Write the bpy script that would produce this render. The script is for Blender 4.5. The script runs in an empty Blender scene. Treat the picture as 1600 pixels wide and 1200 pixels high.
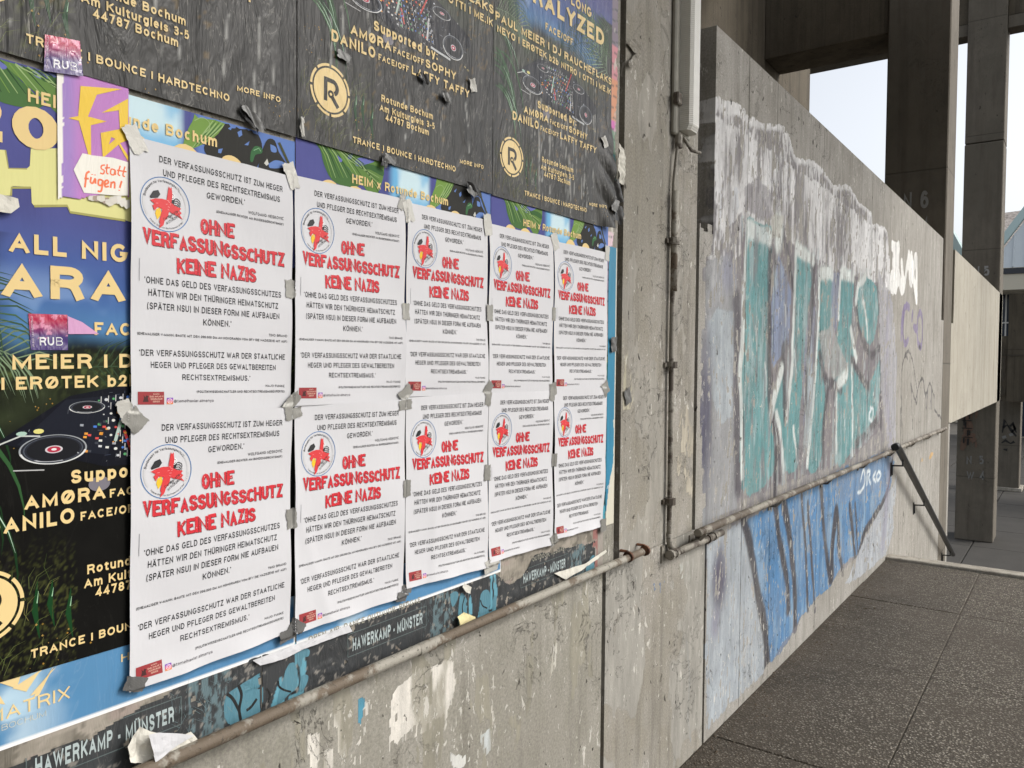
import bpy, math, random
import numpy as np
from mathutils import Matrix, Vector
from mathutils.geometry import tessellate_polygon

S = bpy.context.scene
COL = S.collection
R = math.radians
# ------------------------------------------------------------------ camera
FPX, YAW, PIT, ROL, CD, CH = 1228.49, 0.62328, -0.03075, 0.00892, 1.18244, 1.53297
fw = np.array([-math.sin(YAW)*math.cos(PIT), math.cos(YAW)*math.cos(PIT), math.sin(PIT)])
r0 = np.cross(fw, [0, 0, 1]); r0 /= np.linalg.norm(r0); u0 = np.cross(r0, fw)
CR = r0*math.cos(ROL)+u0*math.sin(ROL); CU = u0*math.cos(ROL)-r0*math.sin(ROL)
CC = np.array([CD, 0, CH])
cd = bpy.data.cameras.new('camera'); cam = bpy.data.objects.new('camera', cd); COL.objects.link(cam)
cam.matrix_world = Matrix(((CR[0], CU[0], -fw[0], CC[0]), (CR[1], CU[1], -fw[1], CC[1]), (CR[2], CU[2], -fw[2], CC[2]), (0, 0, 0, 1)))
cd.sensor_width = 36; cd.lens = FPX/1600*36; cd.clip_start = .02; cd.clip_end = 2000
S.camera = cam
# ------------------------------------------------------------------ light
w = bpy.data.worlds.new('World'); S.world = w; w.use_nodes = True
nt = w.node_tree; bg = nt.nodes['Background']
sk = nt.nodes.new('ShaderNodeTexSky'); sk.sky_type = 'NISHITA'; sk.sun_disc = False
SUN = np.array([.66, .36, .62]); SUN /= np.linalg.norm(SUN)
sk.sun_elevation = math.asin(SUN[2]); sk.sun_rotation = math.atan2(SUN[0], SUN[1])
sk.air_density = 1.0; sk.dust_density = 4.0; sk.ozone_density = 1.0
hs = nt.nodes.new('ShaderNodeHueSaturation'); hs.inputs['Saturation'].default_value = .30
nt.links.new(sk.outputs[0], hs.inputs['Color']); nt.links.new(hs.outputs[0], bg.inputs[0]); bg.inputs[1].default_value = .15
ld = bpy.data.lights.new('sun', 'SUN'); ld.energy = .85; ld.angle = R(14); ld.color = (1, .965, .91)
lo = bpy.data.objects.new('sun', ld); COL.objects.link(lo)
lo.rotation_euler = Vector(SUN).to_track_quat('Z', 'Y').to_euler(); lo.location = (6, 4, 8)
S.view_settings.view_transform = 'Standard'; S.view_settings.look = 'None'
S.view_settings.gamma = 1; S.view_settings.use_curve_mapping = False
S.view_settings.exposure = 0.70

# ------------------------------------------------------------------ helpers
def at(px, py, ax, val):
    d = fw+CR*(px-800)/FPX-CU*(py-600)/FPX
    return CC+d*((val-CC[ax])/d[ax])
def W(px, py):
    p = at(px, py, 0, 0.0); return np.array([p[1], p[2]])
def WP(pts): return [tuple(W(*p)) for p in pts]

def tag(o, label=None, cat=None, group=None, kind=None):
    if label: o['label'] = label
    if cat: o['category'] = cat
    if group: o['group'] = group
    if kind: o['kind'] = kind
    return o
def empty(name, loc, label=None, cat=None, group=None, kind=None):
    o = bpy.data.objects.new(name, None); COL.objects.link(o); o.location = loc; o.empty_display_size = .05
    return tag(o, label, cat, group, kind)
def add(name, V, F, mat, parent=None, loc=None, col=None, smooth=False):
    V = np.asarray(V, float)
    if parent is not None:
        p = parent; L = np.zeros(3)
        while p is not None: L = L+np.array(p.location); p = p.parent
    else:
        L = np.array(loc if loc is not None else (0, 0, 0), float)
    me = bpy.data.meshes.new(name)
    me.from_pydata((V-L).tolist(), [], F.tolist() if isinstance(F, np.ndarray) else F)
    if col is not None:
        a = me.color_attributes.new('Col', 'FLOAT_COLOR', 'POINT')
        c = np.ones((len(V), 4), np.float32); c[:, :col.shape[1]] = col
        a.data.foreach_set('color', c.ravel())
    if smooth: me.polygons.foreach_set('use_smooth', [True]*len(me.polygons))
    me.materials.append(mat); me.update()
    o = bpy.data.objects.new(name, me); COL.objects.link(o)
    if parent is not None: o.parent = parent
    else: o.location = L
    return o

class MB:
    def __init__(s): s.V = []; s.F = []
    def _a(s, v, f):
        n = len(s.V); s.V += [tuple(x) for x in v]; s.F += [tuple(i+n for i in q) for q in f]; return s
    def box(s, a, b, bev=0):
        x0, y0, z0 = a; x1, y1, z1 = b
        if bev <= 0:
            v = [(x, y, z) for x in (x0, x1) for y in (y0, y1) for z in (z0, z1)]
            return s._a(v, [(0, 1, 3, 2), (4, 6, 7, 5), (0, 4, 5, 1), (2, 3, 7, 6), (0, 2, 6, 4), (1, 5, 7, 3)])
        # bevelled box : 24 verts
        b_ = min(bev, abs(x1-x0)/2.01, abs(y1-y0)/2.01, abs(z1-z0)/2.01); v = []; idx = {}
        for ix, x in enumerate((x0, x1)):
            for iy, y in enumerate((y0, y1)):
                for iz, z in enumerate((z0, z1)):
                    sx = b_*(1-2*ix); sy = b_*(1-2*iy); sz = b_*(1-2*iz)
                    idx[ix, iy, iz] = len(v)
                    v += [(x, y+sy, z+sz), (x+sx, y, z+sz), (x+sx, y+sy, z)]
        f = []
        g = lambda i, j, k, a_: idx[i, j, k]+a_
        for i in (0, 1): f.append([g(i, 0, 0, 0), g(i, 1, 0, 0), g(i, 1, 1, 0), g(i, 0, 1, 0)])
        for j in (0, 1): f.append([g(0, j, 0, 1), g(1, j, 0, 1), g(1, j, 1, 1), g(0, j, 1, 1)])
        for k in (0, 1): f.append([g(0, 0, k, 2), g(1, 0, k, 2), g(1, 1, k, 2), g(0, 1, k, 2)])
        for i in (0, 1):
            for j in (0, 1): f.append([g(i, j, 0, 0), g(i, j, 1, 0), g(i, j, 1, 1), g(i, j, 0, 1)])
            for k in (0, 1): f.append([g(i, 0, k, 0), g(i, 1, k, 0), g(i, 1, k, 2), g(i, 0, k, 2)])
        for j in (0, 1):
            for k in (0, 1): f.append([g(0, j, k, 1), g(1, j, k, 1), g(1, j, k, 2), g(0, j, k, 2)])
        for i in (0, 1):
            for j in (0, 1):
                for k in (0, 1): f.append([g(i, j, k, 0), g(i, j, k, 1), g(i, j, k, 2)])
        return s._a(v, f)
    def tube(s, pts, r, n=10, cap=True, squash=None):
        P = [np.array(p, float) for p in pts]; rs = r if hasattr(r, '__len__') else [r]*len(P)
        v = []; prev = None
        for i, p in enumerate(P):
            t = P[min(i+1, len(P)-1)]-P[max(i-1, 0)]; t /= np.linalg.norm(t)
            a = prev if prev is not None else (np.array([1., 0, 0]) if abs(t[0]) < .9 else np.array([0, 0, 1.]))
            a = a-t*(a@t); a /= np.linalg.norm(a); b = np.cross(t, a); prev = a
            for k in range(n):
                q = 2*math.pi*k/n; v.append(p+rs[i]*(math.cos(q)*a+math.sin(q)*b))
        f = [(i*n+k, i*n+(k+1) % n, (i+1)*n+(k+1) % n, (i+1)*n+k) for i in range(len(P)-1) for k in range(n)]
        if cap: f += [tuple(range(n))[::-1], tuple((len(P)-1)*n+k for k in range(n))]
        return s._a(v, f)
    def prism(s, poly, ax, a, b):  # polygon extruded along an axis
        n = len(poly); v = []
        for c in (a, b):
            for p in poly:
                q = list(p); q.insert(ax, c); v.append(tuple(q))
        f = [tuple(range(n)), tuple(range(2*n-1, n-1, -1))]+[(i, i+n, (i+1) % n+n, (i+1) % n) for i in range(n)]
        return s._a(v, f)
    def build(s, name, mat, parent=None, loc=None, smooth=False):
        o = add(name, s.V, s.F, mat, parent, loc, smooth=False)
        if smooth:
            o.data.polygons.foreach_set('use_smooth', [len(p.vertices) <= 4 for p in o.data.polygons])
        return o

# value noise
_rs = np.random.RandomState(7); _T = _rs.rand(256, 256)
def vn(a, b):
    ia = np.floor(a).astype(int); ib = np.floor(b).astype(int); fa = a-ia; fb = b-ib
    fa = fa*fa*(3-2*fa); fb = fb*fb*(3-2*fb)
    t = lambda i, j: _T[i % 256, j % 256]
    return (t(ia, ib)*(1-fa)+t(ia+1, ib)*fa)*(1-fb)+(t(ia, ib+1)*(1-fa)+t(ia+1, ib+1)*fa)*fb
def fbm(a, b, o=4, seed=0):
    r = 0; am = .5; a = np.asarray(a, float)+seed*17.3; b = np.asarray(b, float)+seed*9.7; tot = 0
    for i in range(o): r = r+am*vn(a, b); tot += am; a = a*2.03+5.1; b = b*2.03+3.7; am *= .5
    return r/tot
def sstep(e0, e1, x): t = np.clip((x-e0)/(e1-e0), 0, 1); return t*t*(3-2*t)
def pip(Y, Z, poly):
    ins = np.zeros(Y.shape, bool); n = len(poly)
    for i in range(n):
        y1, z1 = poly[i]; y2, z2 = poly[(i+1) % n]
        if z1 == z2: continue
        c = ((z1 > Z) != (z2 > Z)) & (Y < (y2-y1)*(Z-z1)/(z2-z1)+y1)
        ins ^= c
    return ins
def segd(Y, Z, pts):
    d = np.full(Y.shape, 1e9)
    for (a, b), (c, e) in zip(pts[:-1], pts[1:]):
        vy, vz = c-a, e-b; L = vy*vy+vz*vz+1e-12
        t = np.clip(((Y-a)*vy+(Z-b)*vz)/L, 0, 1)
        d = np.minimum(d, np.hypot(Y-a-t*vy, Z-b-t*vz))
    return d
def smooth_path(pts, n=6):
    P = [np.array(p, float) for p in pts]; P = [2*P[0]-P[1]]+P+[2*P[-1]-P[-2]]; out = []
    for i in range(1, len(P)-2):
        for k in range(n):
            t = k/n; a, b, c, d = P[i-1:i+3]
            out.append(tuple(.5*((2*b)+(c-a)*t+(2*a-5*b+4*c-d)*t*t+(3*b-a-3*c+d)*t**3)))
    out.append(tuple(P[-2])); return out

class Canvas:
    def __init__(s, ys, zs):
        s.ys, s.zs = np.array(ys), np.array(zs); s.Y, s.Z = np.meshgrid(s.ys, s.zs)
        s.C = np.zeros(s.Y.shape+(3,)); s.A = np.zeros(s.Y.shape)
        s.wy = s.Y; s.wz = s.Z
    def warp(s, amp, sc, seed=1, zr=1):
        s.wy = s.Y+amp*(fbm(s.Y*sc, s.Z*sc*zr, 3, seed)-.5)*2; s.wz = s.Z+amp*(fbm(s.Y*sc, s.Z*sc*zr, 3, seed+5)-.5)*2
    def put(s, m, col, a=1):
        m = np.asarray(m, float)*a; col = np.array(col)
        na = s.A+m*(1-s.A); k = np.where(na > 0, m/np.maximum(na, 1e-6), 0)[..., None]
        s.C = s.C*(1-k)+col*k; s.A = na
    def poly(s, P, col, a=1): s.put(pip(s.wy, s.wz, P), col, a)
    def stroke(s, P, wd, col, a=1, soft=.35):
        d = segd(s.wy, s.wz, P); s.put(1-sstep(wd*(1-soft), wd*(1+soft), d), col, a)
    def blob(s, c, ry, rz, col, a=1, soft=.8):
        d = np.hypot((s.wy-c[0])/ry, (s.wz-c[1])/rz); s.put(1-sstep(1-soft, 1, d), col, a)
    def grid(s, surf, mask=None):
        n = len(s.ys); m = len(s.zs)
        V = np.stack([surf(s.Y, s.Z), s.Y, s.Z], -1).reshape(-1, 3)
        i = np.arange(m-1)[:, None]*n+np.arange(n-1)[None, :]
        F = np.stack([i, i+1, i+n+1, i+n], -1)
        if mask is not None:
            cy = (s.Y[:-1, :-1]+s.Y[1:, 1:])/2; cz = (s.Z[:-1, :-1]+s.Z[1:, 1:])/2
            mk = mask(cy, cz); F = F[mk]
        F = F.reshape(-1, 4)
        return V, F, np.concatenate([s.C, s.A[..., None]], -1).reshape(-1, 4)

def solidify(V, F, t):
    """push the border of a front sheet back by t so that it has real edges"""
    e = {}
    for q in F:
        for k in range(4):
            a, b = int(q[k]), int(q[(k+1) % 4])
            if (b, a) in e: del e[(b, a)]
            else: e[(a, b)] = 1
    used = {}; V = V.tolist(); F = F.tolist(); src = []
    for a, b in e:
        for x in (a, b):
            if x not in used: used[x] = len(V); V.append([V[x][0]-t, V[x][1], V[x][2]]); src.append(x)
        F.append([b, a, used[a], used[b]])
    return V, F, src

# ------------------------------------------------------------------ text and flat print
def tess(loops):
    L = [[Vector((a, b, 0)) for a, b in l] for l in loops]
    T = tessellate_polygon(L); return np.array([p for l in loops for p in l], float), np.array([tuple(t) for t in T])
def refine(V, T, C, L):
    V = V.copy()
    for _ in range(8):
        P = V[T]; e = np.stack([np.linalg.norm(P[:, 0]-P[:, 1], axis=1), np.linalg.norm(P[:, 1]-P[:, 2], axis=1), np.linalg.norm(P[:, 2]-P[:, 0], axis=1)], 1)
        k = e.argmax(1); big = e.max(1) > L
        if not big.any(): break
        B = T[big]; kb = k[big]; r = np.arange(len(B))
        a = B[r, kb]; b = B[r, (kb+1) % 3]; c = B[r, (kb+2) % 3]
        n = len(V)+np.arange(len(B)); V = np.vstack([V, (V[a]+V[b])/2]); C = np.vstack([C, (C[a]+C[b])/2])
        T = np.vstack([T[~big], np.stack([a, n, c], 1), np.stack([n, b, c], 1)])
    return V, T, C
# a drawn sans serif : every letter is a set of pen strokes in a unit box (1 = cap height)
def _a(cx, cy, rx, ry, a0, a1, n=None):
    n = n or max(3, int(abs(a1-a0)/20)); return [(cx+rx*math.cos(R(t)), cy+ry*math.sin(R(t))) for t in np.linspace(a0, a1, n+1)]
_O = _a(.5, .5, .5, .5, 90, 450); _o = _a(.5, .36, .5, .36, 90, 450)
_S = smooth_path([(.95, .76), (.80, .95), (.5, 1), (.18, .94), (.05, .75), (.18, .58), (.5, .5), (.82, .43), (.97, .26), (.83, .06), (.5, 0), (.17, .05), (.02, .26)], 3)
_s = smooth_path([(.92, .54), (.75, .69), (.48, .72), (.18, .68), (.06, .54), (.2, .42), (.5, .36), (.82, .30), (.95, .18), (.8, .04), (.5, 0), (.18, .04), (.02, .19)], 3)
_U = [(0, 1)]+_a(.5, .36, .5, .36, 180, 360)+[(1, 1)]
_u = [(0, .72)]+_a(.5, .28, .5, .28, 180, 360)+[(1, .72)]
_P = [(0, 0), (0, 1), (.55, 1)]+_a(.58, .74, .42, .26, 80, -80)+[(.55, .48), (0, .48)]
GL = {
 'A': (.98, [[(0, 0), (.5, 1), (1, 0)], [(.17, .30), (.83, .30)]]), 'B': (.88, [[(0, 0), (0, 1), (.55, 1)]+_a(.58, .765, .36, .235, 80, -80)+[(.5, .53), (0, .53)], [(.45, .53)]+_a(.6, .265, .4, .265, 80, -80)+[(.5, 0), (0, 0)]]),
 'C': (.96, [_a(.5, .5, .5, .5, 42, 318)]), 'D': (.94, [[(0, 0), (0, 1), (.4, 1)]+_a(.45, .5, .55, .5, 80, -80)+[(.4, 0), (0, 0)]]), 'E': (.80, [[(1, 1), (0, 1), (0, 0), (1, 0)], [(0, .53), (.9, .53)]]),
 'F': (.74, [[(1, 1), (0, 1), (0, 0)], [(0, .5), (.85, .5)]]), 'G': (1.0, [_a(.5, .5, .5, .5, 42, 330)+[(1, .45), (.56, .45)]]), 'H': (.90, [[(0, 0), (0, 1)], [(1, 0), (1, 1)], [(0, .52), (1, .52)]]),
 'I': (0, [[(.5, 0), (.5, 1)]]), 'J': (.66, [[(1, 1)]+_a(.5, .3, .5, .3, 0, -170)]), 'K': (.90, [[(0, 0), (0, 1)], [(1, 1), (.02, .38)], [(.33, .58), (1, 0)]]), 'L': (.72, [[(0, 1), (0, 0), (1, 0)]]),
 'M': (1.1, [[(0, 0), (0, 1), (.5, .06), (1, 1), (1, 0)]]), 'N': (.92, [[(0, 0), (0, 1), (1, 0), (1, 1)]]), 'O': (1.02, [_O]), 'P': (.84, [_P]), 'Q': (1.02, [_O, [(.6, .28), (1, -.02)]]),
 'R': (.90, [_P, [(.5, .48), (.75, .42), (.88, .25), (1, 0)]]), 'S': (.86, [_S]), 'T': (.82, [[(0, 1), (1, 1)], [(.5, 1), (.5, 0)]]), 'U': (.90, [_U]), 'V': (.92, [[(0, 1), (.5, 0), (1, 1)]]),
 'W': (1.34, [[(0, 1), (.26, 0), (.5, .96), (.74, 0), (1, 1)]]), 'X': (.90, [[(0, 0), (1, 1)], [(0, 1), (1, 0)]]), 'Y': (.90, [[(0, 1), (.5, .45), (1, 1)], [(.5, .45), (.5, 0)]]), 'Z': (.82, [[(0, 1), (1, 1), (0, 0), (1, 0)]]),
 'a': (.72, [[(.06, .52), (.2, .67), (.48, .72), (.78, .66), (.86, .50), (.86, .1), (.95, 0)], [(.86, .43), (.5, .38), (.12, .31), (.02, .17), (.12, .03), (.38, 0), (.7, .06), (.86, .24)]]),
 'b': (.74, [[(0, 1), (0, 0)], _o]), 'c': (.70, [_a(.5, .36, .5, .36, 45, 315)]), 'd': (.74, [[(1, 1), (1, 0)], _o]), 'e': (.74, [[(.02, .38), (1, .38)]+_a(.5, .36, .5, .36, 10, 320)]),
 'f': (.42, [[(1, 1), (.7, 1), (.5, .86), (.5, 0)], [(0, .70), (1, .70)]]), 'g': (.74, [_o, [(1, .72), (1, -.06), (.85, -.24), (.5, -.28), (.1, -.2)]]), 'h': (.70, [[(0, 0), (0, 1)], [(0, .42), (.15, .63), (.5, .72), (.88, .63), (1, .42), (1, 0)]]),
 'i': (0, [[(.5, 0), (.5, .72)], [(.5, .88), (.5, 1.02)]]), 'j': (.2, [[(1, .72), (1, -.1), (.5, -.26), (0, -.26)]]), 'k': (.70, [[(0, 0), (0, 1)], [(.95, .72), (.02, .26)], [(.36, .44), (1, 0)]]), 'l': (0, [[(.5, 0), (.5, 1)]]),
 'm': (1.08, [[(0, 0), (0, .72)], [(0, .45), (.1, .64), (.26, .72), (.44, .64), (.5, .45), (.5, 0)], [(.5, .45), (.6, .64), (.77, .72), (.94, .64), (1, .45), (1, 0)]]), 'n': (.70, [[(0, 0), (0, .72)], [(0, .42), (.15, .63), (.5, .72), (.88, .63), (1, .42), (1, 0)]]),
 'o': (.76, [_o]), 'p': (.74, [[(0, .72), (0, -.28)], _o]), 'q': (.74, [[(1, .72), (1, -.28)], _o]), 'r': (.42, [[(0, 0), (0, .72)], [(0, .42), (.3, .65), (1, .70)]]), 's': (.66, [_s]),
 't': (.50, [[(.42, .98), (.42, .10), (.55, 0), (1, 0)], [(0, .70), (1, .70)]]), 'u': (.70, [_u, [(1, .72), (1, 0)]]), 'v': (.74, [[(0, .72), (.5, 0), (1, .72)]]), 'w': (1.0, [[(0, .72), (.25, 0), (.5, .7), (.75, 0), (1, .72)]]),
 'x': (.66, [[(0, 0), (1, .72)], [(0, .72), (1, 0)]]), 'y': (.72, [[(0, .72), (.5, 0)], [(1, .72), (.42, -.2), (.1, -.27)]]), 'z': (.66, [[(0, .72), (1, .72), (0, 0), (1, 0)]]),
 '0': (.74, [_O]), '1': (.45, [[(0, .76), (.8, 1), (.8, 0)]]), '2': (.72, [smooth_path([(.02, .72), (.15, .92), (.5, 1), (.88, .9), (.97, .7), (.75, .42), (.25, .14), (.0, 0)], 3)+[(1, 0)]]),
 '3': (.72, [smooth_path([(.04, .8), (.2, .96), (.5, 1), (.85, .93), (.93, .75), (.8, .57), (.42, .53), (.85, .48), (1, .27), (.85, .06), (.5, 0), (.17, .05), (.0, .24)], 3)]), '4': (.76, [[(.76, 0), (.76, 1), (0, .26), (1, .26)]]),
 '5': (.72, [[(.94, 1), (.16, 1), (.08, .52)]+smooth_path([(.08, .52), (.3, .64), (.6, .64), (.93, .5), (.99, .30), (.85, .06), (.5, 0), (.2, .03), (.06, .10)], 3)]), '6': (.74, [_a(.5, .31, .5, .31, 90, 450), smooth_path([(.0, .33), (.05, .7), (.3, .97), (.6, 1), (.92, .84)], 3)]),
 '7': (.70, [[(0, 1), (1, 1), (.35, 0)]]), '8': (.74, [_a(.5, .76, .43, .24, 90, 450), _a(.5, .27, .5, .27, 90, 450)]), '9': (.74, [_a(.5, .69, .5, .31, 90, 450), smooth_path([(1, .67), (.95, .3), (.7, .03), (.4, 0), (.08, .16)], 3)]),
 '.': (0, [[(.5, 0), (.5, .14)]]), ',': (0, [[(.5, .12), (.3, -.12)]]), ':': (0, [[(.5, 0), (.5, .14)], [(.5, .56), (.5, .70)]]), '|': (0, [[(.5, -.1), (.5, 1.08)]]), '/': (.42, [[(0, -.05), (1, 1.05)]]), '-': (.36, [[(0, .38), (1, .38)]]),
 '(': (.34, [smooth_path([(1, 1.1), (.15, .8), (0, .42), (.15, .05), (1, -.2)], 3)]), ')': (.34, [smooth_path([(0, 1.1), (.85, .8), (1, .42), (.85, .05), (0, -.2)], 3)]), '"': (.22, [[(0, 1.02), (.05, .74)], [(1, 1.02), (.95, .74)]]), '!': (0, [[(.5, .3), (.5, 1)], [(.5, 0), (.5, .14)]]),
 '@': (1.1, [_a(.5, .36, .5, .50, -50, 300), _a(.5, .36, .22, .24, 0, 360), [(.74, .6), (.74, .2), (.9, .14)]]), '_': (.6, [[(0, -.1), (1, -.1)]])}
_DOT = {'Ä': 'A', 'Ö': 'O', 'Ü': 'U', 'ä': 'a', 'ö': 'o', 'ü': 'u'}
def pen(P, wd):
    """one stroke as a mitred ribbon"""
    P = [np.array(p, float) for p in P]; Q = [P[0]]
    for p in P[1:]:
        if np.linalg.norm(p-Q[-1]) > 1e-4: Q.append(p)
    P = Q; closed = np.linalg.norm(P[0]-P[-1]) < 1e-3; V = []; n = len(P)
    for i in range(n):
        a = P[i-1] if i else (P[-2] if closed else None); b = P[i+1] if i < n-1 else (P[1] if closed else None)
        d1 = None if a is None else (P[i]-a)/np.linalg.norm(P[i]-a); d2 = None if b is None else (b-P[i])/np.linalg.norm(b-P[i])
        if d1 is None: nn = np.array([-d2[1], d2[0]])
        elif d2 is None: nn = np.array([-d1[1], d1[0]])
        else:
            nn = np.array([-(d1+d2)[1], (d1+d2)[0]]); L = np.linalg.norm(nn)
            if L < .3: nn = np.array([-d1[1], d1[0]])*1.0
            else: nn = nn/L; nn = nn/max(.42, nn@np.array([-d1[1], d1[0]]))
        V += [P[i]+nn*wd/2, P[i]-nn*wd/2]
    T = []
    for i in range(n-1): T += [(2*i, 2*i+2, 2*i+1), (2*i+1, 2*i+2, 2*i+3)]
    return np.array(V), np.array(T)
_sc = {}
def letters(txt, wt=.12, gap=None, cond=1.0):
    """flat triangles of a word, with a tiny height step per stroke"""
    k = (txt, wt, gap, cond)
    if k in _sc: return _sc[k]
    gap = (.16+wt*.35) if gap is None else gap; x = 0; VV, TT, HH = [], [], []; n = 0; st_i = 0
    for ch in txt:
        if ch == ' ': x += .34*cond+gap; continue
        acc = None; base = ch
        if ch in _DOT: base, acc = _DOT[ch], 'd'
        elif ch in 'ØøĆćİĞ': base, acc = {'Ğ': ('G', 'i'), 'Ø': ('O', 's'), 'ø': ('o', 's'), 'Ć': ('C', 'c'), 'ć': ('c', 'c'), 'İ': ('I', 'i')}[ch]
        w_, S_ = GL[base]; w_ = max(w_*cond, wt); lo = ch.islower() or base.islower()
        S_ = [list(z) for z in S_]; top = .72 if lo else 1.0
        if acc == 'd': S_ += [[(.24, top+.14), (.24, top+.27)], [(.76, top+.14), (.76, top+.27)]]
        if acc == 's': S_ += [[(.08, -.04), (.92, top+.04)]]
        if acc == 'c': S_ += [[(.45, top+.1), (.65, top+.26)]]
        if acc == 'i': S_ += [[(.5, top+.14), (.5, top+.27)]]
        for z in S_:
            Q = [np.array([x+wt/2+a*(w_-wt), wt/2+b*(1-wt)]) for a, b in z]
            if np.linalg.norm(Q[0]-Q[-1]) > 1e-3:
                for i, j, (ua, ub) in ((0, 1, z[0]), (-1, -2, z[-1])):   # reach the edge of the box
                    if len(Q) < 2: continue
                    d = Q[i]-Q[j]; d = d/np.linalg.norm(d)
                    if (ub in (0, 1, .72) and abs(d[1]) > .5) or (ua in (0, 1) and abs(d[0]) > .8): Q[i] = Q[i]+d*wt/2
            V, T = pen(Q, wt)
            if len(z) < 8: V[:, 1] = np.clip(V[:, 1], -.32, 1.30)
            if base in 'AVWMNKXYZvwxk' and acc is None: V[:, 1] = np.clip(V[:, 1], 0, top if top == 1 or max(b for a, b in z) > .9 else .72*(1-wt)+wt)
            VV.append(V); TT.append(T+n); HH.append(np.full(len(V), (st_i % 5)*.06)); n += len(V); st_i += 1
        x += w_+gap
    r = (np.vstack(VV), np.vstack(TT), np.concatenate(HH)); _sc[k] = r; return r
class Print:
    def __init__(s): s.V = []; s.T = []; s.C = []; s.H = []; s.n = 0
    def raw(s, V, T, col, h=0):
        if not len(V): return
        s.V.append(np.asarray(V, float)); s.T.append(np.asarray(T)+s.n); s.n += len(V)
        c = np.ones((len(V), 4)); c[:, :3] = col; s.C.append(c); s.H.append(np.full(len(V), float(h)))
    def text(s, txt, A, B, cap, col, wt=.12, h=1, jit=0, gap=None, res=3):
        A = np.array(A, float); B = np.array(B, float)
        V, T, H = letters(txt, wt, gap); V = V.copy()
        V[:, 0] = (V[:, 0]-V[:, 0].min())/(V[:, 0].max()-V[:, 0].min()); V[:, 1] *= cap
        d = B-A; L = np.linalg.norm(d); nrm = np.array([-d[1], d[0]])/L
        P = A+V[:, :1]*d+V[:, 1:]*(nrm if abs(d[1]) > abs(d[0])*.3 else np.array([0, 1.]))
        s.raw(P, T, col, h); s.H[-1] = H+h
    def arc(s, txt, c, r, a0, a1, cap, col, wt=.14, h=1, inside=False):
        V, T, H = letters(txt, wt); V = V.copy()
        V[:, 0] = (V[:, 0]-V[:, 0].min())/(V[:, 0].max()-V[:, 0].min()); V[:, 1] *= cap
        an = R(a0)+(R(a1)-R(a0))*V[:, 0]; rr = r+(-V[:, 1] if inside else V[:, 1])
        s.raw(np.stack([c[0]+rr*np.cos(an), c[1]+rr*np.sin(an)], 1), T, col, h)
    def poly(s, pts, col, h=0, holes=()):
        V, T = tess([pts]+list(holes)); s.raw(V, T, col, h)
    def disc(s, c, ra, rb, col, h=0, n=32, a0=0, a1=360, ri=0):
        an = np.radians(np.linspace(a0, a1, n+1)); rad = [ri, (ri+1)/2, 1.] if ri < .6 else [ri, 1.]
        V = np.array([(c[0]+ra*k*math.cos(q), c[1]+rb*k*math.sin(q)) for k in rad for q in an])
        m = n+1; T = []
        for j in range(len(rad)-1):
            for i in range(n): p = j*m+i; T += [(p, p+m, p+1), (p+1, p+m, p+m+1)]
        s.raw(V, T, col, h)
    def line(s, pts, wd, col, h=0):
        P = np.array(pts, float); w_ = wd if hasattr(wd, '__len__') else [wd]*len(P); V = []
        for i in range(len(P)):
            t = P[min(i+1, len(P)-1)]-P[max(i-1, 0)]; t /= np.linalg.norm(t)+1e-12; n_ = np.array([-t[1], t[0]])
            V += [P[i]+n_*w_[i]/2, P[i]-n_*w_[i]/2]
        T = []
        for i in range(len(P)-1): T += [(2*i, 2*i+1, 2*i+2), (2*i+1, 2*i+3, 2*i+2)]
        s.raw(V, T, col, h)
    def build(s, name, mat, parent, org, surf, off=.0004, step=.00012, L=.02, clip=None, cull=None):
        V = np.vstack(s.V); T = np.vstack(s.T); C = np.vstack(s.C); H = np.concatenate(s.H)
        C[:, 3] = H
        V, T, C = refine(V, T, C, L)
        H = C[:, 3].copy(); C[:, 3] = 1
        Y = V[:, 0]+org[0]; Z = V[:, 1]+org[1]
        if clip:
            ok = (Y > clip[0]) & (Y < clip[1]) & (Z > clip[2]) & (Z < clip[3]); T = T[ok[T].all(1)]
        if cull is not None:
            T = T[~cull(Y, Z)[T].all(1)]
        if not len(T): return None
        X = surf(Y, Z)+off+step*H
        # drop unused verts
        u, inv = np.unique(T, return_inverse=True); T = inv.reshape(T.shape)
        P3 = np.stack([X, Y, Z], 1)[u]
        # face the viewer side (+x)
        a, b, c = P3[T[:, 0]], P3[T[:, 1]], P3[T[:, 2]]
        flip = np.cross(b-a, c-a)[:, 0] < 0; T[flip] = T[flip][:, ::-1]
        return add(name, P3, T, mat, parent, col=C[u])

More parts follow.
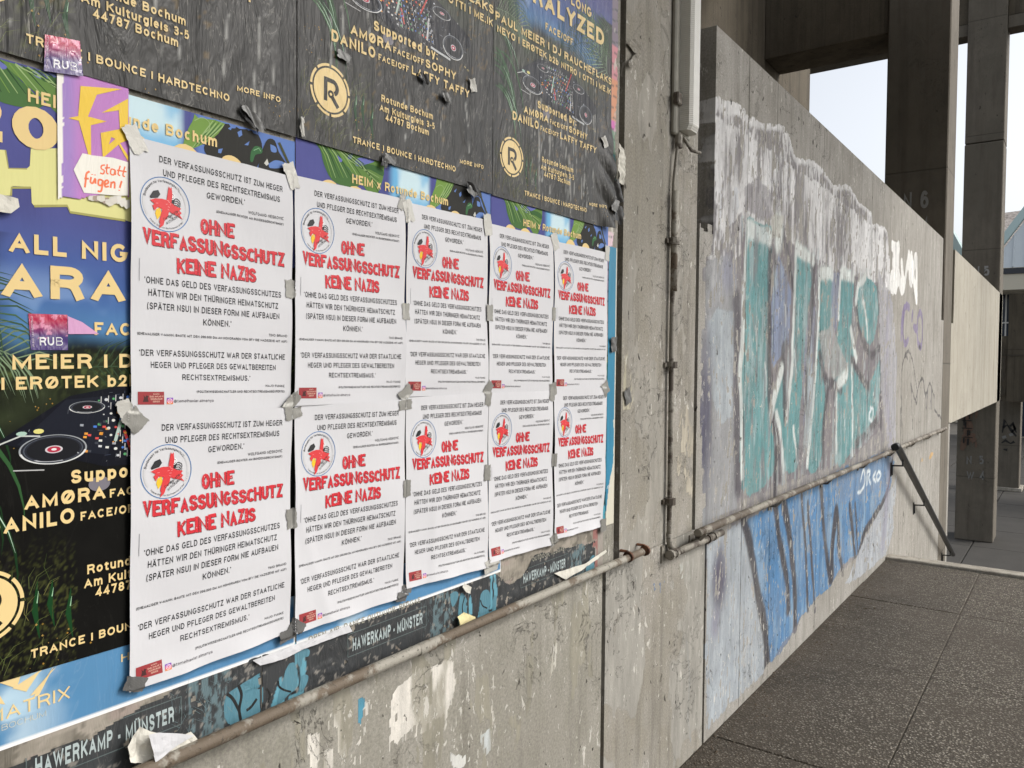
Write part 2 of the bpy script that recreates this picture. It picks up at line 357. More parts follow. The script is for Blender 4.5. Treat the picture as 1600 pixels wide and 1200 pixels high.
# ------------------------------------------------------------------ materials
class NT:
    def __init__(s, name):
        s.m = bpy.data.materials.new(name); s.m.use_nodes = True; s.t = s.m.node_tree; s.b = s.t.nodes['Principled BSDF']
        s.b.inputs['Specular IOR Level'].default_value = .35
    def n(s, typ, **k):
        x = s.t.nodes.new('ShaderNode'+typ)
        for a, v in k.items():
            if a.startswith('i_'): x.inputs[a[2:].replace('_', ' ')].default_value = v
            else: setattr(x, a, v)
        return x
    def l(s, a, b): s.t.links.new(a, b)
    def pos(s, sc=(1, 1, 1)):
        g = s.n('NewGeometry'); v = s.n('VectorMath', operation='MULTIPLY'); s.l(g.outputs['Position'], v.inputs[0]); v.inputs[1].default_value = sc
        return v.outputs[0]
    def noise(s, sc=(1, 1, 1), scale=5, det=6, rough=.6, dist=0):
        x = s.n('TexNoise'); x.inputs['Scale'].default_value = scale; x.inputs['Detail'].default_value = det
        x.inputs['Roughness'].default_value = rough; x.inputs['Distortion'].default_value = dist
        s.l(s.pos(sc), x.inputs['Vector']); return x.outputs['Fac']
    def ramp(s, src, pts):
        x = s.n('ValToRGB'); e = x.color_ramp.elements
        while len(e) < len(pts): e.new(.5)
        for i, (p, c) in enumerate(pts):
            e[i].position = p; e[i].color = (c, c, c, 1) if not hasattr(c, '__len__') else (*c, 1)
        s.l(src, x.inputs[0]); return x.outputs[0]
    def mix(s, f, a, b, mode='MIX'):
        x = s.n('Mix', data_type='RGBA', blend_type=mode)
        for i, v in ((0, f), (6, a), (7, b)):
            if hasattr(v, 'is_output'): s.l(v, x.inputs[i])
            else: x.inputs[i].default_value = v if i == 0 else (*v[:3], 1)
        return x.outputs[2]
    def math(s, op, a, b=0.0, c=None, clamp=False):
        x = s.n('Math', operation=op); x.use_clamp = clamp
        for i, v in enumerate((a, b) if c is None else (a, b, c)):
            if hasattr(v, 'is_output'): s.l(v, x.inputs[i])
            else: x.inputs[i].default_value = v
        return x.outputs[0]
    def bump(s, h, dist=.002, st=1.0, prev=None):
        x = s.n('Bump'); x.inputs['Distance'].default_value = dist; x.inputs['Strength'].default_value = st
        s.l(h, x.inputs['Height'])
        if prev is not None: s.l(prev, x.inputs['Normal'])
        return x.outputs[0]
    def out(s, col=None, rough=None, normal=None, **k):
        for nm, v in (('Base Color', col), ('Roughness', rough), ('Normal', normal)):
            if v is None: continue
            if hasattr(v, 'is_output'): s.l(v, s.b.inputs[nm])
            else: s.b.inputs[nm].default_value = v if nm == 'Roughness' else (*v, 1)
        for a, v in k.items(): s.b.inputs[a.replace('_', ' ')].default_value = v
        return s.m

def concrete(name, c1, c2, c3, fleck=.0, pits=.5, boards=0.0, paint=False, streak=.5, scale=1.0, fleckcol=(.55, .53, .48), stain=(.10, .09, .07), seam=0):
    n = NT(name)
    big = n.noise((1, 1, 1), 1.6*scale, 5, .6); mid = n.noise((1, 1, .6), 9*scale, 8, .68)
    col = n.mix(n.ramp(big, [(.36, 0), (.64, 1)]), c1, c2)
    col = n.mix(n.math('MULTIPLY', n.ramp(mid, [(.42, 0), (.66, 1)]), .65), col, c3)
    st = n.noise((1, 1, .09), 16*scale, 6, .62)
    col = n.mix(n.math('MULTIPLY', n.ramp(st, [(.50, 0), (.72, 1)]), streak), col, stain)
    st2 = n.noise((1, 1, .05), 34*scale, 4, .6)
    col = n.mix(n.math('MULTIPLY', n.ramp(st2, [(.54, 0), (.70, 1)]), streak*.35), col, tuple(min(1, x*1.5) for x in c3))
    fine = n.noise((1, 1, 1), 130, 5, .7)
    col = n.mix(.55, col, n.mix(1, col, n.ramp(fine, [(.3, .45), (.7, 1.35)]), 'MULTIPLY'))
    hgt = n.math('ADD', n.math('MULTIPLY', mid, .5), n.math('MULTIPLY', fine, .35))
    if paint:
        a = n.n('VertexColor'); a.layer_name = 'Col'
        wear = n.noise((1, 1, .30), 75, 8, .80); wear2 = n.noise((1, 1, .20), 13, 8, .76)
        wv = n.math('ADD', n.math('MULTIPLY', wear, .55), n.math('MULTIPLY', wear2, .45))
        # paint holds where coverage beats the wear
        cov = n.math('MULTIPLY', n.math('SUBTRACT', n.math('MULTIPLY', a.outputs['Alpha'], paint), wv), 15, clamp=True)
        fade = n.noise((1, 1, .5), 4.5, 6, .7)
        ac = n.mix(1, a.outputs['Color'], n.ramp(wear2, [(.34, .68), (.66, 1.28)]), 'MULTIPLY')
        ac = n.mix(n.math('MULTIPLY', n.ramp(fade, [(.42, 0), (.68, 1)]), .22), ac, c2)
        chalk = n.ramp(n.noise((1, 1, .22), 90, 7, .78), [(.58, 0), (.64, 1)]); ac = n.mix(n.math('MULTIPLY', chalk, .30 if paint < .8 else .1), ac, (.50, .49, .46))
        grime = n.ramp(n.noise((1, 1, .35), 60, 7, .84), [(.385, 1), (.43, 0)]); ac = n.mix(n.math('MULTIPLY', grime, .62 if paint < .8 else .2), ac, (.07, .065, .06))
        col = n.mix(n.math('MULTIPLY', cov, .94), col, ac)
        hgt = n.math('ADD', hgt, n.math('MULTIPLY', cov, .12))
    if fleck > 0:
        f = n.noise((1, 1, .42), 46*scale, 6, .72, .6); z = n.noise((1, 1, 1), 3.1, 3, .5)
        fv = n.math('ADD', f, n.math('MULTIPLY', n.math('SUBTRACT', z, .5), .22))
        fm = n.ramp(fv, [(.655-.06*fleck, 0), (.675-.06*fleck, 1)])
        col = n.mix(n.math('MULTIPLY', fm, .8), col, fleckcol); hgt = n.math('ADD', hgt, n.math('MULTIPLY', fm, .12))
    if pits > 0:
        p = n.noise((1, 1, .7), 30*scale, 3, .55, .4); pm = n.ramp(p, [(.265+.03*pits, 1), (.30+.03*pits, 0)])
        col = n.mix(n.math('MULTIPLY', pm, .85), col, (.035, .03, .024)); hgt = n.math('SUBTRACT', hgt, n.math('MULTIPLY', pm, 1.2))
        cr = n.noise((1, 1, 1), 5.5, 8, .65, .8); cm = n.ramp(n.math('ABSOLUTE', n.math('SUBTRACT', cr, .47)), [(0, 1), (.0045, 0)])
        cz = n.ramp(n.noise((1, 1, 1), 1.7, 2), [(.52, 0), (.6, 1)])
        cm = n.math('MULTIPLY', cm, cz)
        col = n.mix(n.math('MULTIPLY', cm, .6), col, (.05, .045, .035)); hgt = n.math('SUBTRACT', hgt, cm)
    if boards > 0:
        g = n.n('NewGeometry'); sp = n.n('SeparateXYZ'); n.l(g.outputs['Position'], sp.inputs[0])
        hv = n.math('ADD', sp.outputs[1], n.math('MULTIPLY', sp.outputs[0], 1.0))
        w_ = n.n('TexWhiteNoise', noise_dimensions='1D'); n.l(n.math('FLOOR', n.math('DIVIDE', hv, boards)), w_.inputs['W'])
        col = n.mix(.4, col, n.mix(1, col, n.ramp(w_.outputs['Value'], [(0, .75), (1, 1.2)]), 'MULTIPLY'))
        fr = n.math('ABSOLUTE', n.math('SUBTRACT', n.math('FRACT', n.math('DIVIDE', hv, boards)), .5))
        gm = n.ramp(fr, [(.475, 0), (.497, 1)]); col = n.mix(n.math('MULTIPLY', gm, .45), col, (.05, .045, .035))
        hgt = n.math('SUBTRACT', hgt, n.math('MULTIPLY', gm, .6))
    if seam:
        g = n.n('NewGeometry'); sp = n.n('SeparateXYZ'); n.l(g.outputs['Position'], sp.inputs[0])
        fr = n.math('ABSOLUTE', n.math('SUBTRACT', n.math('FRACT', n.math('ADD', n.math('DIVIDE', sp.outputs[2], seam), .27)), .5)); gm = n.ramp(fr, [(.4955, 0), (.498, 1)])
        col = n.mix(n.math('MULTIPLY', gm, .6), col, (.03, .026, .02)); hgt = n.math('SUBTRACT', hgt, n.math('MULTIPLY', gm, 1.0))
        run = n.ramp(n.noise((1, 1, .045), 5, 5, .6), [(.52, 0), (.68, 1)]); col = n.mix(n.math('MULTIPLY', run, .45), col, stain)
    return n.out(col, .88, n.bump(hgt, .0035, .85))

M = {}
M['wall'] = concrete('concrete_wall_grey', (.25, .235, .20), (.33, .315, .275), (.215, .205, .165), fleck=.75, pits=.6, paint=.85, streak=.45)
M['pier'] = concrete('concrete_pier_grey', (.25, .235, .20), (.33, .31, .275), (.23, .21, .165), fleck=.6, pits=.7, paint=.85, streak=.6)
M['graf'] = concrete('concrete_graffiti', (.285, .27, .24), (.36, .345, .315), (.235, .222, .195), fleck=.5, pits=.75, paint=.735, streak=.5, scale=.9)
M['light'] = concrete('concrete_pale', (.36, .335, .275), (.42, .395, .33), (.33, .305, .25), fleck=0, pits=.35, streak=.3, scale=.6, stain=(.2, .17, .13), seam=9.0)
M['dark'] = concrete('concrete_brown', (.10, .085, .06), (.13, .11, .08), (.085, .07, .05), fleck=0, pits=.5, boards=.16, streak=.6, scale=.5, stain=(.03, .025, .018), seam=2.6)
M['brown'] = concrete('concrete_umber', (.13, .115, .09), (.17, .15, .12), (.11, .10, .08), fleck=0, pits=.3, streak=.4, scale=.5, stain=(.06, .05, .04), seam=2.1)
M['kerb'] = concrete('kerb_concrete', (.34, .31, .26), (.42, .39, .33), (.2, .18, .15), fleck=.3, pits=.9, streak=.0, scale=1.5)

def pavement():
    n = NT('exposed_aggregate')
    v = n.n('TexVoronoi', feature='F1'); v.inputs['Scale'].default_value = 92; n.l(n.pos(), v.inputs['Vector'])
    v2 = n.n('TexVoronoi', feature='F1'); v2.inputs['Scale'].default_value = 190; n.l(n.pos((1, 1.2, 1)), v2.inputs['Vector'])
    sp = n.n('SeparateColor'); n.l(v.outputs['Color'], sp.inputs[0])
    st = n.ramp(sp.outputs[0], [(0, (.085, .07, .052)), (.40, (.19, .168, .13)), (.72, (.30, .27, .22)), (1, (.42, .385, .33))])
    m = n.ramp(v.outputs['Distance'], [(.28, 1), (.52, 0)])
    col = n.mix(m, (.045, .036, .026), st)
    m2 = n.ramp(v2.outputs['Distance'], [(.3, 1), (.5, 0)]); col = n.mix(n.math('MULTIPLY', m2, .25), col, (.34, .31, .26))
    big = n.noise((1, 1, 1), 2.2, 6, .6); d2 = n.noise((1, 3, 1), 14, 5, .7)
    g = n.n('NewGeometry'); s3 = n.n('SeparateXYZ'); n.l(g.outputs['Position'], s3.inputs[0])
    near = n.math('SUBTRACT', 1.0, n.math('MULTIPLY', n.math('ADD', s3.outputs[0], n.math('MULTIPLY', n.math('SUBTRACT', big, .5), 1.6)), 1.45), clamp=True)
    dirt = n.math('MULTIPLY', near, n.ramp(d2, [(.35, .35), (.6, 1)]))
    col = n.mix(n.math('MULTIPLY', dirt, .93), col, (.032, .025, .017))
    col = n.mix(n.ramp(n.noise((1, 1, 1), 1.1, 6, .65), [(.40, .0), (.66, .6)]), col, (.075, .06, .045))
    red = n.ramp(n.noise((1, 1, 1), 3.3, 5, .7), [(.68, 0), (.75, .5)]); col = n.mix(red, col, (.09, .035, .025))
    h = n.math('ADD', m, n.math('MULTIPLY', m2, .3))
    return n.out(col, .8, n.bump(h, .003, .9))
M['paving'] = pavement()
def lowpave():
    n = NT('shaded_paving'); a = n.noise((1, 1, 1), 3, 6, .6); b = n.noise((1, 1, 1), 60, 3, .7)
    col = n.mix(a, (.035, .033, .029), (.065, .06, .053)); col = n.mix(.5, col, n.mix(1, col, n.ramp(b, [(.3, .5), (.7, 1.4)]), 'MULTIPLY'))  # tones lowered to hold the shade lying on the lower level
    return n.out(col, .8, n.bump(b, .002, .5))
M['lowpave'] = lowpave()
def soil():
    n = NT('ground_asphalt'); a = n.noise((1, 1, 1), .8, 6, .6)
    return n.out(n.mix(a, (.06, .058, .052), (.13, .12, .105)), .9)
M['ground'] = soil()

def ink(name, rough, crx, bdist, dust=0.0, dustcol=(.2, .19, .17), spec=.4, wear=0.0, wearcol=(.5, .48, .42)):
    n = NT(name); a = n.n('VertexColor'); a.layer_name = 'Col'; col = a.outputs['Color']
    cr = n.noise((1, 1, .24), crx, 4, .6, 1.4); cr2 = n.noise((1, 1, .45), crx*.3, 4, .6, 1.0)
    if dust:
        dm = n.noise((1, 1, .25), 22, 7, .72)
        col = n.mix(n.math('MULTIPLY', n.ramp(dm, [(.30, .25), (.75, 1)]), dust), col, dustcol)
    if wear:
        wl = n.noise((1, 1, .10), 55, 6, .7, .5); wm = n.ramp(wl, [(.66, 0), (.70, 1)])
        w2 = n.ramp(n.math('ABSOLUTE', n.math('SUBTRACT', cr, .5)), [(0, 1), (.006, 0)])
        col = n.mix(n.math('MULTIPLY', n.math('MAXIMUM', wm, n.math('MULTIPLY', w2, .5)), wear), col, wearcol)
    h = n.math('ADD', cr, n.math('MULTIPLY', cr2, 1.6))
    rr = n.math('ADD', rough, n.math('MULTIPLY', n.math('SUBTRACT', cr2, .5), .3))
    m = n.out(col, rr, n.bump(h, bdist, 1.0)); n.b.inputs['Specular IOR Level'].default_value = spec; return m
M['club_up'] = ink('weathered_poster_ink', .34, 20, .0065, dust=.025, wear=.5, spec=.26)
M['club_low'] = ink('glossy_poster_ink', .5, 12, .0014, dust=.0, spec=.06, wear=.02)
M['blue'] = ink('sky_poster_ink', .5, 12, .002, dust=.05, dustcol=(.4, .42, .42), wear=.1, wearcol=(.75, .75, .72))
M['old'] = ink('old_poster_ink', .5, 30, .004, dust=.10, dustcol=(.12, .12, .11), wear=.4, wearcol=(.30, .28, .25))
M['flyer'] = ink('flyer_ink', .5, 18, .0022, wear=.15, wearcol=(.7, .6, .65))
M['foil'] = ink('sticker_foil', .22, 34, .004, spec=.8, wear=.1, wearcol=(.8, .6, .7))
def white_paper():
    n = NT('white_paper'); a = n.noise((1, 1, 1), 3.2, 3, .5); b = n.noise((1, 1, .4), 14, 4, .6); g = n.noise((1, 1, 1), 500, 2)
    col = n.mix(a, (.56, .56, .578), (.605, .605, .62))
    return n.out(col, .62, n.bump(n.math('ADD', n.math('ADD', a, n.math('MULTIPLY', b, .35)), n.math('MULTIPLY', g, .01)), .006, .8))
M['paper'] = white_paper()
def black_print():
    n = NT('printed_ink'); a = n.n('VertexColor'); a.layer_name = 'Col'
    b = n.noise((1, 1, 1), 3.2, 3, .5)
    return n.out(a.outputs['Color'], .5, n.bump(b, .006, .8))
M['print'] = black_print()
def tape(name, c, metal=.35, rough=.42):
    n = NT(name); b = n.noise((1, 1, 1), 45, 5, .65, .8); g = n.noise((1, 1, 1), 12, 3)
    w_ = n.n('TexWave', wave_type='BANDS', bands_direction='DIAGONAL'); w_.inputs['Scale'].default_value = 140; w_.inputs['Distortion'].default_value = 2; n.l(n.pos(), w_.inputs['Vector'])
    col = n.mix(g, tuple(x*.75 for x in c), c); col = n.mix(n.math('MULTIPLY', n.ramp(b, [(.6, 0), (.72, 1)]), .4), col, tuple(min(1, x*1.7) for x in c))
    return n.out(col, rough, n.bump(n.math('ADD', b, n.math('MULTIPLY', w_.outputs['Fac'], .03)), .0022, .7), Metallic=metal)
M['tape'] = tape('silver_tape', (.30, .295, .27)); M['tape_dark'] = tape('dark_tape', (.03, .03, .03), .2, .25); M['tape_pale'] = tape('pale_tape', (.50, .49, .45), .2, .45); M['tape_mid'] = tape('grey_tape', (.17, .17, .165), .35, .35)
def rusty(name, c1, c2, rust, amt):
    n = NT(name); a = n.noise((1, 1, 1), 24, 7, .7); b = n.noise((1, 1, 1), 90, 5, .7); d = n.noise((1, 1, 1), 8, 5, .7)
    col = n.mix(a, c1, c2); col = n.mix(n.ramp(d, [(.60-amt*.2, 0), (.66-amt*.2, 1)]), col, rust)
    col = n.mix(n.math('MULTIPLY', n.ramp(b, [(.58, 0), (.66, 1)]), .8), col, (.045, .035, .028))
    return n.out(col, .6, n.bump(n.math('ADD', a, b), .003, .7), Metallic=.1)
M['pipe'] = rusty('painted_pipe', (.25, .235, .20), (.36, .34, .29), (.14, .11, .08), .55)
M['rail_pipe'] = rusty('grimy_rail', (.20, .185, .155), (.30, .275, .23), (.10, .08, .06), .7)
M['rust'] = rusty('rusted_clamp', (.13, .05, .025), (.2, .09, .045), (.06, .03, .02), .5)
M['conduit'] = rusty('dirty_conduit', (.20, .185, .155), (.30, .28, .24), (.09, .075, .06), .5)
def plain(name, c, rough=.6, var=.15, metal=0.0, scale=20, bump=.001):
    n = NT(name); a = n.noise((1, 1, 1), scale, 5, .6)
    return n.out(n.mix(a, tuple(x*(1-var) for x in c), tuple(min(1, x*(1+var)) for x in c)), rough, n.bump(a, bump, .6), Metallic=metal)
M['rail'] = plain('black_rail_paint', (.022, .022, .022), .42, .3)
M['lampbody'] = plain('lamp_housing', (.30, .29, .25), .6, .25)
def lens():
    n = NT('ribbed_acrylic'); g = n.n('NewGeometry'); sp = n.n('SeparateXYZ'); n.l(g.outputs['Position'], sp.inputs[0])
    a = n.noise((1, 1, .2), 20, 5, .6); s_ = n.math('SINE', n.math('MULTIPLY', sp.outputs[2], 900))
    col = n.mix(a, (.62, .61, .55), (.76, .75, .70)); m = n.out(col, .3, n.bump(s_, .0006, .5)); n.b.inputs['Transmission Weight'].default_value = .12
    return m
M['lens'] = lens()
M['stencil'] = plain('faded_stencil_paint', (.30, .30, .29), .8, .3, scale=60)
M['pale_stencil'] = plain('pale_stencil_paint', (.20, .20, .19), .8, .3, scale=60)
M['seam_roof'] = plain('pale_metal_roof', (.55, .60, .62), .4, .06, .3, 4)
M['trim'] = plain('blue_grey_trim', (.36, .47, .47), .5, .05)
M['gutter'] = plain('dark_gutter', (.05, .055, .065), .5, .1)
M['fascia'] = plain('cream_fascia', (.62, .58, .47), .7, .07)
M['window'] = plain('dark_blue_glass', (.02, .03, .05), .08, .3)
M['frame'] = plain('white_frame', (.6, .6, .58), .5, .1)
def shingles():
    n = NT('slate_roof'); a = n.noise((1, 1, 3), 6, 5, .7)
    return n.out(n.ramp(a, [(.35, (.10, .085, .075)), (.5, (.45, .40, .36)), (.7, (.62, .58, .53))]), .8)
M['slate'] = shingles()
M['louvre'] = plain('red_brown_louvre', (.30, .17, .13), .6, .1)
M['louvre_wall'] = plain('pink_render', (.60, .47, .42), .7, .05)
M['rawpaper'] = plain('torn_paper', (.62, .60, .53), .85, .15, 0, 30, .003)
M['groove'] = plain('joint_filler', (.07, .06, .045), .9, .4, 0, 40, .002)

# ================================================================== SETTING
def frange(a, b, st): n = max(1, int(round((b-a)/st))); return list(np.linspace(a, b, n+1))
# --- floor of the raised walkway: slabs of exposed aggregate
fl = empty('walkway_floor', (0, 0, 0), kind='structure')
XS = [0.0, .635, 1.90, 3.16, 4.42, 5.68]
YS = [6.66, 5.485, 4.28, 3.07, 1.87, .67, -.53, -1.73, -2.93, -4.13]
for i in range(len(XS)-1):
    for j in range(len(YS)-1):
        rr = random.Random(i*31+j); dz = rr.uniform(-.0015, .001)
        MB().box((XS[i]+.002, YS[j+1]+.002, -.08), (XS[i+1]-.002, YS[j]-.002, dz), .003).build('slab', M['paving'], fl)
MB().box((-.3, -4.2, -.12), (5.7, 6.64, -.005)).build('slab_bed', M['groove'], fl)
kb = MB().box((0.0, 6.665, -.16), (5.68, 6.79, .022), .006).build('step_kerb', M['kerb'], fl)
st_ = empty('staircase', (0, 6.8, 0), kind='structure')
for k in range(11):
    MB().box((0, 6.8+k*.37, -1.9), (5.68, 6.8+(k+1)*.37-.002, -.16*(k+1)), .005).build('step', M['kerb'], st_)
# --- lower pavement
lp = empty('lower_pavement', (0, 0, -1.75), kind='structure')
for i in range(-4, 6):
    for j in range(14):
        x0 = i*1.75-.3; y0 = 10.9+j*1.8
        MB().box((x0+.008, y0+.008, -1.85), (x0+1.75-.008, y0+1.8-.008, -1.75+random.Random(i*7+j).uniform(-.002, .001)), .008).build('slab', M['lowpave'], lp)
MB().box((-60, -40, -1.98), (60, 120, -1.80)).build('ground', M['ground'], None, (0, 0, -1.8))['kind'] = 'structure'
walk = MB().box((-.28, -4.3, -1.8), (5.7, 6.8, -.13)).build('walkway_base', M['kerb'], None, (0, 0, -1.8)); walk['kind'] = 'structure'

# --- the wall behind the posters
cw = empty('concrete_wall', (0, 0, 0), 'grey concrete wall panels carrying all the posters, with joint grooves', 'wall')
cv = Canvas(frange(-1.2, .4, .1)+frange(.41, 2.205, .02), frange(.886, 3.6, .03))
V, F, C = cv.grid(lambda y, z: y*0+0.0); V, F, src = solidify(V, F, .2); C = np.vstack([C, C[src]])
add('upper_panel', V, F, M['wall'], cw, col=C)
# lower base panel with paste and torn paper
cv = Canvas(frange(-1.2, .7, .1)+frange(.705, 2.135, .005), frange(0, .36, .03)+frange(.365, .884, .004))
cv.warp(.012, 22, 3, .35)
nz = fbm(cv.Y*105, cv.Z*11, 5, 2); nz2 = fbm(cv.Y*25, cv.Z*6, 4, 9)
patch = lambda pts, col, thr, a=1.0: cv.put(pip(cv.wy, cv.wz, WP(pts)) & (nz*.8+nz2*.2 > thr+.035), col, a)
WH = (.66, .63, .57)
patch([(606, 1130), (612, 1085), (630, 1060), (665, 1048), (705, 1030), (712, 1060), (700, 1105), (672, 1130), (650, 1130), (618, 1165), (608, 1160)], WH, .30)
patch([(600, 1160), (603, 1100), (640, 1060), (690, 1045), (708, 1050), (702, 1120), (650, 1150), (610, 1180)], WH, .46)
patch([(484, 1200), (482, 1148), (497, 1140), (499, 1175), (497, 1200)], WH, .30)
patch([(503, 1200), (504, 1170), (518, 1168), (518, 1200)], WH, .34)
patch([(515, 1165), (520, 1120), (535, 1112), (548, 1125), (550, 1160), (540, 1190), (520, 1180)], WH, .42)
patch([(545, 1110), (556, 1090), (575, 1085), (580, 1110), (570, 1150), (560, 1170), (550, 1160)], WH, .38)
patch([(505, 1200), (500, 1130), (560, 1085), (610, 1080), (640, 1120), (630, 1170), (560, 1200)], WH, .56)
patch([(700, 1180), (720, 1175), (740, 1185), (720, 1200), (705, 1200)], (.6, .6, .57), .44)
patch([(557, 1100), (559, 1092), (571, 1094), (569, 1118), (561, 1140), (558, 1130)], (.05, .25, .36), .1)
patch([(750, 1150), (765, 1135), (768, 1170), (758, 1180)], (.45, .48, .48), .46)
patch([(765, 1060), (775, 1050), (780, 1100), (770, 1130)], WH, .55)
patch([(860, 1010), (872, 1005), (868, 1040), (860, 1060)], (.5, .48, .42), .52)
cv.put(sstep(.50, .66, fbm(cv.Y*18, cv.Z*5, 5, 12))*(cv.Z > .5), (.25, .235, .185), .8)
V, F, C = cv.grid(lambda y, z: y*0+0.0); V, F, src = solidify(V, F, .2); C = np.vstack([C, C[src]])
add('base_panel', V, F, M['wall'], cw, col=C)
cv = Canvas(frange(2.158, 2.966, .008), frange(0, .884, .01))
cv.warp(.008, 30, 4, .4); nz = fbm(cv.Y*60, cv.Z*14, 4, 3)
cv.put(pip(cv.wy, cv.wz, WP([(1020, 915), (1040, 905), (1034, 925), (1022, 925)])) & (nz > .5), (.12, .18, .3))
cv.stroke(WP([(1073, 1000), (1078, 1060), (1075, 1120), (1082, 1180)]), .004, (.14, .22, .3), .7)
cv.put(pip(cv.wy, cv.wz, WP([(1062, 880), (1085, 870), (1082, 905), (1065, 910)])) & (nz > .5), (.5, .52, .48))
cv.put(sstep(.45, .58, fbm(cv.Y*4, cv.Z*3, 4, 6)), (.28, .27, .24), .8)
V, F, C = cv.grid(lambda y, z: y*0+0.0); V, F, src = solidify(V, F, .2); C = np.vstack([C, C[src]])
add('base_panel', V, F, M['pier'], cw, col=C)
MB().box((-.19, 2.12, 0), (-.022, 2.17, .90)).box((-.19, 2.19, .90), (-.022, 2.26, 3.6)).box((-.19, 2.95, 0), (-.02, 2.995, .88)).build('joint_filler', M['groove'], cw)
MB().box((-.06, 2.2045, .888), (-.009, 2.2115, 3.6)).build('joint_edge', M['pipe'], cw)

# --- grit and litter along the foot of the wall
gb = MB(); rr = random.Random(77)
for k in range(1500):
    y = rr.uniform(1.2, 6.6); x = min(.9, .004+abs(rr.gauss(0, .11))*(1.5 if rr.random() < .25 else 1)); r_ = rr.uniform(.0015, .0055)*(1 if rr.random() < .95 else 1.8); a = rr.uniform(0, 6.3); hz = r_*rr.uniform(.3, .9)
    p_ = [(x+r_*math.cos(a+t)*rr.uniform(.6, 1.1), y+r_*1.3*math.sin(a+t)*rr.uniform(.6, 1.1), .0015) for t in (0, 1.6, 3.1, 4.7)]
    gb._a(p_+[(x, y, .0015+hz)], [(0, 1, 4), (1, 2, 4), (2, 3, 4), (3, 0, 4)])
gt = gb.build('grit', plain('dirt_grit', (.09, .07, .05), .9, .6, 0, 90), None, (.1, 4, 0)); gt['kind'] = 'stuff'
# --- pier N7 with the lamp
cv = Canvas(frange(2.243, 2.832, .008), frange(.886, 4.4, .012)); cv.warp(.006, 30, 5, .4)
nz = fbm(cv.Y*40, cv.Z*10, 4, 8)
cv.put(pip(cv.wy, cv.wz, WP([(985, 540), (1000, 520), (998, 600), (985, 640), (972, 640), (975, 560)])) & (nz > .42), (.42, .39, .29), .95)
cv.put(pip(cv.wy, cv.wz, WP([(1065, 640), (1085, 620), (1085, 780), (1060, 760), (1055, 700)])) & (nz > .5), (.42, .38, .30), .9)
cv.stroke(WP([(1000, 832), (1008, 815), (1020, 810)]), .006, (.6, .58, .52), 1)
cv.blob(WP([(996, 645)])[0], .03, .02, (.55, .53, .48), .9)
cv.put(sstep(.48, .62, fbm(cv.Y*9, cv.Z*4, 5, 15)), (.29, .275, .24), .9)
V, F, C = cv.grid(lambda y, z: y*0+0.0); V, F, src = solidify(V, F, .6); C = np.vstack([C, C[src]])
pier7 = add('concrete_pier', V, F, M['pier'], None, (0, 2.24, .88), col=C)
tag(pier7, 'grey weathered concrete pier with the lamp and thin conduit on it', 'pier', 'concrete piers of the building')

